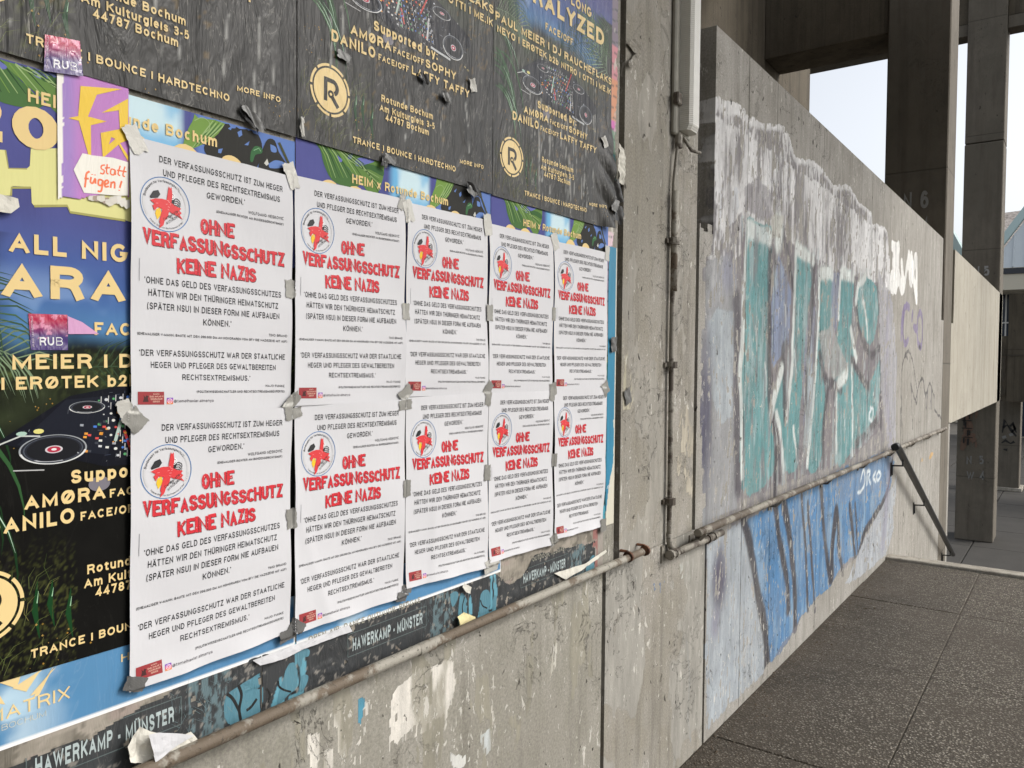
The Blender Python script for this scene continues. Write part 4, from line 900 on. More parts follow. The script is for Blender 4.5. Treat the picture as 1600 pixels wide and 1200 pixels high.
# stub conduit
s0, s1 = np.array(rx(1046, 868, .03)), np.array(rx(1128, 832, .03))
h3 = pipe('stub_pipe', [s0, s0+(s1-s0)*.5, s1], .0135, M['conduit'], 'short dirty pipe stub leaving the foot of the conduit', 'pipe', loc=tuple(s0))
for f, r_ in ((.02, .018), (.10, .017), (.70, .019), (.82, .018)):
    c0 = s0+(s1-s0)*f; MB().tube([c0-np.array([0, .008, 0]), c0+np.array([0, .008, 0])], r_, 10).box((0, c0[1]-.02, c0[2]-.03), (.006, c0[1]+.02, c0[2]+.03)).build('pipe_clamp', M['conduit'], h3)
# vertical conduit on the pier
cy = 2.588
ct = empty('conduit', (0, cy, .85), 'thin vertical conduit running down the pier below the lamp', 'conduit')
pipe('cable', [(.02, 2.612, 2.34), (.018, 2.60, 2.26), (.014, cy, 2.16), (.012, cy, 2.1)], .006, M['conduit'], parent=ct, n=8)
pipe('tube', [(.016, cy+.002*math.sin(z*7), z) for z in np.linspace(2.13, .90, 24)], .009, M['conduit'], parent=ct, n=10)
pipe('upper_tube', [(.020, cy, 2.13), (.020, cy, 1.78)],   .0125, M['pipe'], parent=ct, n=10)
pipe('foot_bend', [(.016, cy, .92), (.018, cy+.004, .88), (.026, cy+.02, .852), (.03, cy+.05, .846)], .011, M['conduit'], parent=ct, n=10)
for z in (1.955, 1.52, 1.035):
    MB().tube([(.018, cy, z-.012), (.018, cy, z+.012)], .021, 10).box((0, cy-.034, z-.008), (.009, cy+.034, z+.008)).build('clamp', M['conduit'], ct)
# strip lamp
lm = empty('strip_lamp', (0, 2.62, 2.33), 'long ribbed clear strip lamp mounted upright on the pier', 'lamp')
zb, zt_ = 2.335, 3.62
MB().box((0, 2.580, zb-.005), (.020, 2.715, zt_), .006).build('housing', M['lampbody'], lm)
def lensring(z, s=1.0): return [(.020, 2.612, z), (.056*s, 2.615, z), (.066*s, 2.628, z), (.066*s, 2.680, z), (.056*s, 2.698, z), (.020, 2.702, z)]
v = []; rings = [(zb+.012, .86)]+[(z, 1) for z in np.linspace(zb+.03, zt_-.03, 70)]+[(zt_-.01, .86)]
for i, (z, s_) in enumerate(rings):
    k = 1.0+(.002 if i % 2 else 0); v += lensring(z, s_*k)
f = [(i*6+k, i*6+k+1, (i+1)*6+k+1, (i+1)*6+k) for i in range(len(rings)-1) for k in range(5)]+[(5, 4, 3, 2, 1, 0), tuple(len(v)-6+k for k in range(6))]
add('ribbed_cover', v, f, M['lens'], lm)
for z in (2.45, 2.98, 3.4):
    MB().box((.012, 2.573, z-.02), (.034, 2.611, z+.022), .004).build('clip', M['conduit'], lm)
MB().tube([(.02, 2.612, zb-.004), (.02, 2.612, zb-.05)], .013, 10).tube([(.03, 2.63, zb-.01), (.045, 2.665, zb-.05), (.06, 2.71, zb-.052)], .006, 8).build('cable_gland', M['conduit'], lm)
# black stair handrail
rl = empty('stair_handrail', (0.08, 6.62, 0), 'black steel handrail sloping down the stairs beyond the kerb', 'handrail')
ra, rbp = np.array(rx(1402, 697, .085)), np.array(rx(1489, 866, .085)); dd = rbp-ra
pipe('rail', [ra+[-.0, -.10, .0], ra+[0, -.02, .002], ra+dd*.02, rbp], .027, M['rail'], parent=rl)
for (bx, by) in ((1410, 716), (1443, 780), (1484, 861)):
    c0 = np.array(rx(bx+1, by-4, .085)); MB().tube([c0, (.085, c0[1], c0[2]-.08), (.008, c0[1], c0[2]-.085), (.008, c0[1], c0[2]-.16)], .009, 8).box((0, c0[1]-.02, c0[2]-.17), (.006, c0[1]+.02, c0[2]-.06)).build('bracket', M['rail'], rl)

# ================================================================== POSTERS
CRM = (.72, .55, .26)
def uneven(seed, a1, a2):
    def f(y, z): return a1*fbm(y*7, z*3.2, 3, seed)+a2*fbm(y*24, z*7, 3, seed+3)
    return f
TW, TH = .594, .841
def pal(y, z): return (y, z)
# ---- background art of the club poster, painted on its own sheet
def club_art(c, oy, oz, dusty):
    s, t = c.Y-oy, c.Z-oz
    n = fbm(s*30, t*30, 5, 61); n2 = fbm(s*110, t*60, 3, 62); n3 = fbm(s*9, t*9, 4, 63)
    b = np.ones(s.shape+(3,))*np.array([.004, .004, .0035])*(1+n[..., None])
    olive = (sstep(.5, .8, fbm(s*300, t*260, 3, 68))*sstep(.45, .6, n3)*.5)*sstep(.2, .10, t)*(s < .2)
    b = b*(1-olive[..., None])+np.array([.10, .11, .03])*olive[..., None]
    mid = sstep(.5, .85, fbm(s*210, t*150, 3, 67))*sstep(.36, .41, t)*sstep(.47, .42, t)
    b = b*(1-mid[..., None])+np.array([.06, .08, .025])*mid[..., None]
    gr = sstep(.30, .36, t)*sstep(.46, .40, t)*(1-sstep(.25, .5, np.abs(s-.12)))
    b = b+gr[..., None]*np.array([.014, .02, .007])*n[..., None]*2
    # sky
    side = sstep(.06, .13, s+.04*(n3-.5))*(1-sstep(.48, .54, s+.04*(n3-.5)))
    sky = sstep(.425, .475, t+.05*(n3-.5))*np.where(t > .60, 1, side)
    lo = np.array([.09, .23, .42]); mi = np.array([.055, .11, .30]); hi = np.array([.08, .085, .25])
    k = sstep(.44, .54, t)[..., None]; k2 = sstep(.52, .66, t)[..., None]
    sc = (lo*(1-k)+mi*k)*(1-k2)+hi*k2; sc = sc*(.8+.4*n3[..., None])
    b = b*(1-sky[..., None])+sc*sky[..., None]
    cl = sstep(.52, .66, n3)*sstep(.44, .50, t)*sstep(.57, .53, t)*.3*side; b = b*(1-cl[..., None])+np.array([.35, .5, .7])*cl[..., None]
    # the top strip : purple, light sky, foliage
    top = sstep(.715, .745, t)
    ls = top*sstep(.235, .26, s)*(1-sstep(.36, .375, s)); lc = np.array([.16, .42, .66]); wh = sstep(.45, .62, n3)[..., None]*sstep(.76, .80, t)[..., None]
    b = b*(1-ls[..., None])+(lc*(1-wh*.8)+np.array([.65, .78, .78])*wh*.8)*ls[..., None]
    dk = top*sstep(.385, .40, s); b = b*(1-dk[..., None])+np.array([.12, .20, .46])*dk[..., None]
    c.C = np.clip(b, 0, 1); c.A = np.ones(s.shape)
    if dusty:
        d = (.003+.020*fbm(s*70, t*9, 4, 70)+.012*fbm(s*5, t*3, 3, 71))[..., None]*(1-sky*.7)[..., None]
        c.C = c.C*.9+d*np.array([1.02, 1, .93])
        og = (fbm(s*60, t*45, 3, 72) > .63)*(fbm(s*8, t*6, 3, 73) > .53); c.put(og*(fbm(s*190, t*170, 3, 75) > .55)*(t < .45), (.16, .10, .025), .5)
def club_strip():
    P = Print(); A_ = lambda L: [tuple(W(200+x/3.636, 160+y/3.636)-np.array([.357, 1.10])) for x, y in L]; B_ = lambda L: [tuple(W(200+x/3.636, 160+y/3.636)-np.array([.951, 1.10])) for x, y in L]
    DK = (.035, .035, .032); CH_ = (.13, .22, .48); GA, GB, GC = (.17, .29, .07), (.07, .15, .05), (.30, .42, .18)
    P.poly(smooth_closed(A_([(395, -60), (420, 40), (600, 60), (590, 110), (520, 180), (430, 235), (320, 275), (305, 240), (335, 150), (365, 90)])), GA, 1)
    P.line(smooth_path(A_([(370, 105), (410, 90), (450, 110), (455, 150), (430, 175)])), .0012, GC, 3)
    for k in range(7): P.line(A_([(600-k*18, 60+k*4), (520-k*16, 150+k*4), (430-k*12, 230+k*5)]), [.001, .0022, .0008], GB if k % 2 else GC, 2)
    P.poly(smooth_closed(A_([(580, 60), (650, 95), (715, 160), (752, 235), (745, 320), (690, 400), (520, 360), (440, 300), (430, 240), (505, 180)])), DK, 3)
    P.poly(smooth_closed(A_([(755, 270), (785, 212), (825, 218), (850, 285), (905, 380), (880, 460), (740, 440), (738, 340)])), DK, 3)
    P.poly(smooth_closed(A_([(690, -20), (740, 40), (760, 120), (700, 110), (640, 60), (640, -40)])), DK, 3)
    P.line(A_([(812, 100), (850, 230), (905, 350)]), .0055, (.07, .075, .04), 5)
    for L in ([(613, 172), (636, 158), (641, 188), (622, 200)], [(652, 243), (682, 222), (674, 247)], [(505, 268), (530, 264), (520, 292), (503, 288)], [(560, 150), (590, 130), (575, 160)]): P.poly(A_(L), CH_, 5)
    P.poly(smooth_closed(A_([(790, 350), (830, 330), (880, 345), (870, 372), (800, 375)])), CH_, 5); P.poly(smooth_closed(A_([(800, 240), (830, 255), (835, 285), (805, 280)])), CH_, 5)
    P.poly(smooth_closed(A_([(690, 280), (715, 250), (750, 262), (752, 290), (715, 300), (700, 340), (685, 330)])), (.05, .14, .06), 5); P.line(A_([(705, 275), (735, 262), (745, 280)]), .0014, (.22, .40, .22), 6)
    P.poly(A_([(764, 347), (782, 322), (791, 352), (778, 362)]), (.55, .55, .50), 6)
    P.poly(smooth_closed(B_([(1000, 120), (1130, 225), (1200, 300), (1240, 370), (1310, 470), (1230, 480), (1150, 440), (1105, 350), (1085, 270), (1035, 205)])), GB, 1)
    P.poly(smooth_closed(B_([(1090, 130), (1190, 255), (1290, 285), (1400, 310), (1445, 340), (1440, 440), (1390, 540), (1310, 450), (1225, 350), (1150, 270), (1060, 190)])), (.12, .22, .06), 2)
    for L in ([(1245, 300), (1268, 292), (1262, 320), (1240, 325)], [(1275, 345), (1300, 318), (1350, 318), (1395, 335), (1350, 352), (1300, 365)], [(1180, 300), (1210, 330), (1195, 340)]): P.poly(smooth_closed(B_(L)), (.14, .16, .42), 4)
    P.poly(smooth_closed(B_([(1300, 350), (1380, 355), (1440, 385), (1440, 420), (1370, 385), (1310, 375)])), (.05, .12, .04), 4)
    for k in range(9):
        P.line(B_([(1030+k*14, 150+k*8), (1110+k*16, 300), (1150+k*22, 430)]), [.0008, .0024, .001], [GA, GC, (.03, .07, .03)][k % 3], 3)
    for k in range(6): P.line(B_([(1100+k*20, 190+k*12), (1250+k*16, 330+k*4), (1420, 430+k*18)]), [.0008, .002, .001], [GC, (.04, .09, .03)][k % 2], 5)
    return P
def palm(P, c, ang, ln, spread, col, n=16, seed=0, wd=.0022, h=0, droop=.3):
    rr = random.Random(seed); stem = []
    for i in range(n+1):
        t = i/n; a = R(ang)-droop*t*t; stem.append((c[0]+math.cos(a)*ln*t, c[1]+math.sin(a)*ln*t))
    P.line(stem, .0016, col, h)
    for i in range(2, n+1):
        t = i/n; b = stem[i]; L = ln*spread*(1-.55*abs(t-.45))*rr.uniform(.85, 1.1)
        for sg in (-1, 1):
            a = R(ang)-droop*2*t*t+sg*R(58-22*t)+rr.uniform(-.08, .08)
            m = (b[0]+math.cos(a)*L*.55, b[1]+math.sin(a)*L*.55); e = (b[0]+math.cos(a-.12)*L, b[1]+math.sin(a-.12)*L-L*.15)
            k = rr.uniform(.7, 1.3); P.line([b, m, e], [wd*.7, wd, .0002], tuple(x*k for x in col), h)
def club_foliage():
    P = Print()
    palm(P, (.33, .44), 35, .20, .55, (.018, .04, .025), 18, 1, .0028)
    palm(P, (.30, .43), 62, .16, .5, (.03, .06, .03), 16, 2, .0024)
    palm(P, (.60, .60), 215, .17, .6, (.05, .11, .045), 18, 3, .0026)
    palm(P, (.60, .50), 170, .18, .6, (.07, .13, .05), 18, 4, .0024)
    palm(P, (.58, .44), 150, .16, .6, (.22, .30, .20), 16, 5, .0024)
    palm(P, (-.01, .55), -20, .14, .6, (.05, .10, .05), 16, 6, .0024)
    palm(P, (.0, .44), 10, .13, .6, (.16, .22, .13), 16, 7, .0022)
    palm(P, (.20, .415), 5, .16, .5, (.04, .07, .035), 16, 8, .002)
    for k in range(16):   # long drooping green blades left
        rr = random.Random(k+40); t0 = .30+rr.uniform(-.05, .10); L = rr.uniform(.09, .17); a = R(rr.uniform(5, 30)); c = (0.0+rr.uniform(-.01, .03), t0)
        pts = [(c[0]+L*q_*math.cos(a-q_*1.1), c[1]+L*q_*math.sin(a-q_*1.5)) for q_ in np.linspace(0, 1, 9)]
        g_ = rr.choice([(.01, .035, .012), (.02, .06, .02), (.03, .09, .03)]); P.line(pts, [.006*math.sin(math.pi*min(1, .15+q_)) for q_ in np.linspace(0, .86, 9)], g_, 0)
        if k % 3 == 0: P.line([(x, y+.0008) for x, y in pts[2:7]], [.0004, .0012, .0014, .0010, .0002], (.45, .62, .48), 1)
    for k in range(70):   # grass bottom left
        rr = random.Random(k+140); x = rr.uniform(.0, .17); y = rr.uniform(-.01, .12); a = R(rr.uniform(50, 120)); L = rr.uniform(.02, .05)
        P.line([(x, y), (x+L*math.cos(a)*.5, y+L*math.sin(a)*.55), (x+L*math.cos(a-.3), y+L*math.sin(a-.3))], [.0008, .0008, .0002], rr.choice([(.10, .12, .04), (.05, .07, .02), (.16, .15, .05)]), 0)
    for x, y, L in ((.145, .075, .09), (.165, .08, .075), (.19, .06, .08)):
        P.line([(x, y+L*.45), (x-.004, y), (x+.002, y-L*.45)], [.001, .008, .001], (.01, .05, .015), 0)
        P.line([(x+.001, y+L*.3), (x-.001, y+.01)], [.0004, .0016], (.3, .5, .32), 1)
    for k in range(90):   # small ochre flowers
        rr = random.Random(k+340); cx, cy = rr.choice([(.15, .34), (.04, .17), (.17, .01), (.56, .02), (.55, .36), (.30, .0)]); x = rr.gauss(cx, .022); y = rr.gauss(cy, .022); r_ = rr.uniform(.0006, .0018)
        P.poly([(x-r_, y), (x, y-r_), (x+r_, y), (x, y+r_)], rr.choice([(.30, .17, .03), (.22, .14, .03), (.34, .22, .06)]), 1)
    return P
def deck():
    P = Print(); NV = (.007, .008, .013); LG = (.42, .45, .50); MG = (.05, .055, .07)
    P.poly([(.095, .315), (.19, .375), (.33, .40), (.50, .335), (.505, .315), (.42, .262), (.24, .268)], NV, 0)
    P.poly([(.185, .37), (.27, .375), (.245, .285), (.12, .31)], (.012, .014, .022), 1)
    P.poly([(.27, .385), (.345, .39), (.33, .275), (.255, .275)], (.010, .011, .016), 1)
    def wheel(cx, cy, ra, rb):
        P.disc((cx, cy), ra, rb, (.02, .022, .03), 2); P.disc((cx, cy), ra, rb, (.62, .63, .62), 3, ri=.93, a0=190, a1=350); P.disc((cx, cy), ra, rb, (.30, .32, .34), 3, ri=.95, a0=-10, a1=190)
        P.disc((cx, cy), ra*.88, rb*.88, (.07, .08, .10), 3, ri=.96); P.disc((cx, cy), ra*.78, rb*.78, (.012, .013, .016), 3)
        P.disc((cx, cy), ra*.26, rb*.26, (.55, .52, .55), 4); P.disc((cx, cy), ra*.20, rb*.20, (.40, .03, .06), 5); P.disc((cx, cy), ra*.08, rb*.08, (.7, .68, .68), 6)
        P.disc((cx-ra*.02, cy-rb*.55), ra*.6, rb*.28, (.45, .46, .48), 4, a0=200, a1=300, ri=.86)
    wheel(.168, .300, .046, .021); wheel(.215, .358, .026, .009); wheel(.44, .292, .036, .026); wheel(.40, .355, .03, .012)
    rr = random.Random(3)
    cols = [(.55, .56, .58), (.6, .08, .07), (.06, .16, .5), (.65, .65, .62), (.1, .35, .14), (.7, .3, .05), (.3, .32, .36)]
    for i in range(11):
        for j in range(9):
            x = .232+i*.011+j*.0035; y = .372-j*.0105-abs(i-5)*.001; r_ = rr.uniform(.0012, .0030)
            P.disc((x, y), r_, r_*.8, rr.choice(cols), 2, n=7)
            if rr.random() < .5: P.line([(x+.003, y-.004), (x+.0035, y+.006)], .0012, (.5, .5, .5), 2)
    for i in range(150):
        x = .12+rr.random()*.36; y = .272+rr.random()*.11
        if y > .395-abs(x-.28)*.45 or y < .315-abs(x-.10)*.35 and x < .24: continue
        L_ = rr.uniform(.002, .010); P.line([(x, y), (x+L_, y+rr.choice([-.0008, .0006]))] if rr.random() < .6 else [(x, y), (x+.001, y+L_*.7)], rr.uniform(.0004, .0010), rr.choice([(.10, .11, .13), (.2, .21, .24), (.32, .34, .38), (.05, .06, .10)]), 1)
    for i in range(26):
        x = .20+rr.random()*.07; y = .288+rr.random()*.05; P.poly([(x, y), (x+.005, y-.0008), (x+.0055, y+.0025), (x+.0005, y+.003)], rr.choice(cols+[MG, MG, MG]), 2)
    for i in range(40):
        x = .33+rr.random()*.15; y = .268+rr.random()*.10; P.poly([(x, y), (x+.004, y), (x+.004, y+.003), (x, y+.003)], rr.choice([MG, LG, MG, (.3, .3, .3)]), 1)
    P.line([(.33, .33), (.36, .385)], .004, (.5, .05, .05), 2); P.line([(.352, .28), (.358, .33)], .006, (.5, .5, .5), 2); P.line([(.365, .27), (.43, .262)], .005, (.5, .52, .52), 2)
    P.line([(.256, .305), (.27, .352)], .005, (.40, .50, .45), 2); P.line([(.28, .29), (.27, .32)], .004, (.55, .05, .05), 2)
    P.line([(.098, .312), (.125, .322), (.15, .320)], .002, (.5, .52, .5), 2); P.line([(.115, .275), (.155, .272)], .0016, (.45, .45, .45), 2)
    P.disc((.148, .327), .007, .0035, (.65, .6, .2), 3, n=12); P.disc((.126, .325), .007, .003, (.35, .5, .42), 3, n=12)
    P.disc((.232, .243), .016, .011, (.18, .17, .20), 0, n=20)
    P.disc((.483, .262), .004, .002, (.5, .42, .2), 3, n=10, ri=.6); P.disc((.494, .258), .004, .002, (.5, .42, .2), 3, n=10, ri=.6)
    return P
def club_text(main=True):
    """the printed lines, one Print per block so that each block is a part"""
    out = []
    def block(lines):
        P = Print()
        for t_, a, b, cap, bd in lines: P.text(t_, a, b, cap*1.03, CRM, .175+bd*3.4, 1)
        out.append(P); return P
    P = block([('HEIM x Rotunde Bochum', (.138, .781), (.430, .784), .0175, .012)]); D = Print(); out.append(D)
    for ch, a, b in (('2', .046, .106), ('0', .118, .178), ('0', .250, .315), ('0', .345, .400), ('2', .425, .480)): D.text(ch, (a, .718), (b, .718), .058, CRM, .25, 2)
    if main:
        block([('ALL NIGHT LONG', (.112, .573), (.467, .578), .0265, .016)]); block([('PARALYZED', (.050, .511), (.541, .520), .0455, .022)]); block([('FACE/OFF', (.226, .464), (.366, .466), .0185, .012)])
        block([('PAUL MEIER | DJ RAUCHEFLAKS', (.004, .412), (.590, .420), .0205, .012), ('NEYO | ERØTEK b2b NITRO | OTTI | ME.IK', (.012, .385), (.588, .390), .0172, .012)])
        block([('Supported by:', (.191, .248), (.387, .248), .019, .018), ('AMØRA', (.128, .219), (.241, .220), .0195, .018), ('FACE/OFF', (.247, .220), (.341, .222), .0125, .012), ('SOPHY', (.347, .221), (.450, .222), .0175, .014),
               ('DANILO', (.080, .190), (.195, .191), .0215, .018), ('FACE/OFF', (.204, .192), (.294, .193), .0125, .012), ('LAFFY TAFFY', (.303, .193), (.500, .195), .0175, .014)])
        block([('Rotunde Bochum', (.213, .111), (.371, .113), .0135, .010), ('Am Kulturgleis 3-5', (.208, .091), (.377, .093), .0135, .010), ('44787 Bochum', (.224, .0745), (.358, .075), .0135, .010)])
        block([('TRANCE | BOUNCE | HARDTECHNO', (.135, .009), (.451, .014), .0122, .012)]); block([('MORE INFO', (.466, .037), (.556, .041), .0095, .01)])
    return out
def emblem():
    P = Print(); c = (.078, .095); K = (.02, .018, .012)
    P.disc(c, .041, .041, CRM, 1, n=40)
    for k in range(8): P.disc(c, .0495, .0495, CRM, 1, n=8, a0=k*45+3, a1=k*45+42, ri=.90)
    P.line([(.066, .117), (.066, .073)], .0085, K, 3); P.line([(.062, .1135), (.083, .1135)], .0085, K, 3)
    P.line([(.083+.012*math.cos(R(a)), .1015+.012*math.sin(R(a))) for a in range(90, -75, -12)], .0085, K, 3)
    P.disc((.079, .088), .0075, .0075, K, 4, n=18); P.disc((.079, .088), .003, .003, CRM, 5, n=12); P.line([(.082, .084), (.097, .066)], .0085, K, 3)
    return P
ST, FO, DE, TX, TXT, EM = club_strip(), club_foliage(), deck(), club_text(), club_text(main=False), emblem()

def club_poster(oy, oz, label, mat, surf, ys, zs, dusty, main=True, cull=None, holes=None, creases=()):
    c = Canvas(ys, zs); club_art(c, oy, oz, dusty)
    if creases:  # pale streaks on the creases: worn ink and glossy highlights put into colour
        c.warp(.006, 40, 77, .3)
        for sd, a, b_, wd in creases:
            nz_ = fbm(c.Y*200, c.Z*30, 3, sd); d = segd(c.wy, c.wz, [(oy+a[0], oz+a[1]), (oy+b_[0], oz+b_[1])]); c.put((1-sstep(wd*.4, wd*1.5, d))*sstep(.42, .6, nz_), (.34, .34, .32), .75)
    V, F, C = c.grid(surf, holes)
    o = add('club_poster', V, F, mat, None, (0, oy, oz), col=C, smooth=True); tag(o, label, 'poster', 'black and gold club night posters')
    fog = .03 if dusty else 0
    g = (oy, oz); clip = (ys[0]+.001, ys[-1]-.001, zs[0]+.001, zs[-1]-.001)
    ST.build('broad_leaves', mat, o, g, surf, .0003, .0001, .012, clip, cull)
    if main:
        FO.build('palm_leaves', mat, o, g, surf, .0003, .0001, .012, clip, cull); DE.build('mixing_desk_picture', mat, o, g, surf, .0006, .0001, .012, clip, cull)
        EM.build('round_emblem', mat, o, g, surf, .0007, .0001, .008, clip, cull)
    for blk in (TX if main else TXT): blk.build('lettering', mat, o, g, surf, .0013, .0001, .008, clip, cull)
    return o
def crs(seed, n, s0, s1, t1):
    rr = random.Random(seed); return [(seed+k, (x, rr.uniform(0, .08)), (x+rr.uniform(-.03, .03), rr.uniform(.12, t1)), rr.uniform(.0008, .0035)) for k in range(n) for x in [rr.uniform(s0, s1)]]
U0 = .006
def sU1(y, z): return U0+.0022*fbm(y*9, z*4, 3, 81)+.0012*fbm(y*40, z*7, 3, 82)
def sU2(y, z): return U0+.0024*fbm(y*9, z*4, 3, 84)+.0016*fbm(y*42, z*7, 3, 85)
def sU3(y, z):
    s = y-1.545; t = z-1.95; k = np.exp(-((s-.33)/.13)**2)*sstep(.42, .25, t)*sstep(-.05, .12, t)
    r = U0+.0024*fbm(y*9, z*4, 3, 86)+.0016*fbm(y*45, z*7, 3, 87)+k*.006*(np.abs(fbm(s*26+1.5*t, t*4, 3, 88)-.5)*2.2)
    e = sstep(.50-.20*(t-.0), .594, s)*sstep(.33, .15, t); return r+e*(.010+.012*np.abs(np.sin(t*34+s*25)))
L0 = .0025
def sL1(y, z): return L0+.0016*fbm(y*5, z*3, 3, 91)
whitearea = lambda Y, Z: (Y > .66) & (Z > 1.05) & (Z < 1.84) & (Y < 2.12)
club_poster(.357, 1.95, 'weathered black club poster in the top row, left of the other two black ones', M['club_up'], sU1, frange(.357, .949, .005), frange(1.938, 2.779, .0055), True, creases=crs(5, 7, .05, .55, .4))
club_poster(.951, 1.95, 'weathered black club poster in the middle of the top row, grey tape on it', M['club_up'], sU2, frange(.951, 1.543, .005), frange(1.938, 2.779, .0055), True, creases=crs(9, 9, .05, .56, .4))
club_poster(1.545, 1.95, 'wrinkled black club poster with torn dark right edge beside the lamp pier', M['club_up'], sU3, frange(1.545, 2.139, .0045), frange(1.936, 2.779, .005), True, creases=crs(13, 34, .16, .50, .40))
l1 = club_poster(.357, 1.10, 'glossy tropical club poster half covered by the leftmost white posters', M['club_low'], sL1, frange(.357, .68, .0026)+frange(.69, .949, .008), frange(1.088, 1.93, .0028), False, cull=whitearea)
club_poster(.951, 1.10, 'tropical club poster behind the second and third white posters, only its top strip showing', M['club_low'], sL1, frange(.951, 1.543, .004), frange(1.088, 1.80, .02)+frange(1.805, 1.945, .004), False, main=False, cull=whitearea)
club_poster(1.545, 1.10, 'tropical club poster behind the fourth and fifth white posters, only its top strip showing', M['club_low'], sL1, frange(1.545, 2.139, .005), frange(1.088, 1.80, .02)+frange(1.805, 1.945, .005), False, main=False, cull=whitearea)
# big pale yellow letter on the left tropical poster
P = Print(); q = lambda L: [tuple(W(a/4., 60+b/4.)-np.array([.357, 1.10])) for a, b in L]
P.poly(q([(-150, 690), (25, 700), (45, 812), (160, 815), (178, 800), (184, 690), (340, 690), (900, 720), (900, 1180), (775, 1138), (430, 1085), (412, 1045), (205, 1048), (190, 1030), (186, 930), (70, 925), (60, 985), (-150, 975)]), (.66, .64, .28), 1)
P.line(q([(205, 1050), (412, 1048), (430, 1088), (775, 1140)]), .0035, (.36, .34, .12), 2); P.line(q([(60, 985), (64, 935), (186, 935)]), .003, (.36, .34, .12), 2)
P.line(q([(25, 700), (45, 815), (160, 818)]), .002, (.36, .34, .12), 2)
P.build('pale_yellow_letter', M['club_low'], l1, (.357, 1.10), sL1, .0006, .0001, .012, (.36, .70, 1.1, 1.93))
# ---- sky blue posters under them
def sB(y, z): return .0012+.0012*fbm(y*6, z*9, 3, 95)
def sky_poster(y0, y1, label, matrix):
    c = Canvas(frange(y0, y1, .004), frange(.993, 1.30, .004)); s = c.Y-y0; n = fbm(s*8, c.Z*12, 4, 96)
    c.C = np.ones(c.Y.shape+(3,))*np.array([.065, .21, .39])*(.85+.3*n[..., None]); c.A = np.ones(c.Y.shape)
    c.put(sstep(.52, .68, n)*sstep(.24, .05, s), (.62, .74, .78), .8); c.put(sstep(.55, .7, fbm(s*14, c.Z*10, 4, 97))*(c.Z > 1.03), (.45, .62, .72), .6)
    bb = .9975+.002*fbm(s*9, s*0, 3, 98); c.put(c.Z < bb, (.80, .80, .78), 1); c.put(c.Y > y1-.004, (.8, .8, .78), 1)
    V, F, C = c.grid(sB); o = add('sky_blue_poster', V, F, M['blue'], None, (0, y0, .993), col=C, smooth=True); tag(o, label, 'poster', 'sky blue posters under the others')
    P = Print(); mm = lambda px, py: tuple(W(px, py))
    if matrix:
        wd = W(0, 1130); P.text('MATRIX', (.437, 1.0345), (.545, 1.0345), .0185, CRM, .15, 2); P.text('BOCHUM', (.455, 1.0205), (.512, 1.0205), .008, (.66, .62, .45), .07, 2)
        for L in ([(88, 1040), (45, 1087), (56, 1083), (80, 1047)], [(72, 1040), (18, 1075), (40, 1080), (60, 1050)], [(84, 1038), (50, 1090), (60, 1085)], [(-15, 1062), (10, 1060), (22, 1048), (34, 1046), (25, 1075)], [(-10, 1072), (7, 1100), (-6, 1098)]):
            L = [mm(*p_) for p_ in L]; P.poly([p_ for p_ in L], CRM, 1)
        P.text('HEIM', mm(188, 1034), tuple(np.array(mm(188, 1034))+[.05, 0]), .012, CRM, .17, 2)
    P.text('MORE INFO', (y0+.498, 1.025), (y0+.618 if not matrix else y0+.592, 1.027), .013, CRM, .18, 2)
    P.build('lettering', M['blue'], o, (0, 0), sB, .0005, .0001, .01)
    return o
sky_poster(.357, .951, 'sky blue poster edge with MATRIX BOCHUM lettering at the lower left', True)
sky_poster(.955, 1.60, 'sky blue poster edge peeking out below the second and third white posters', False)
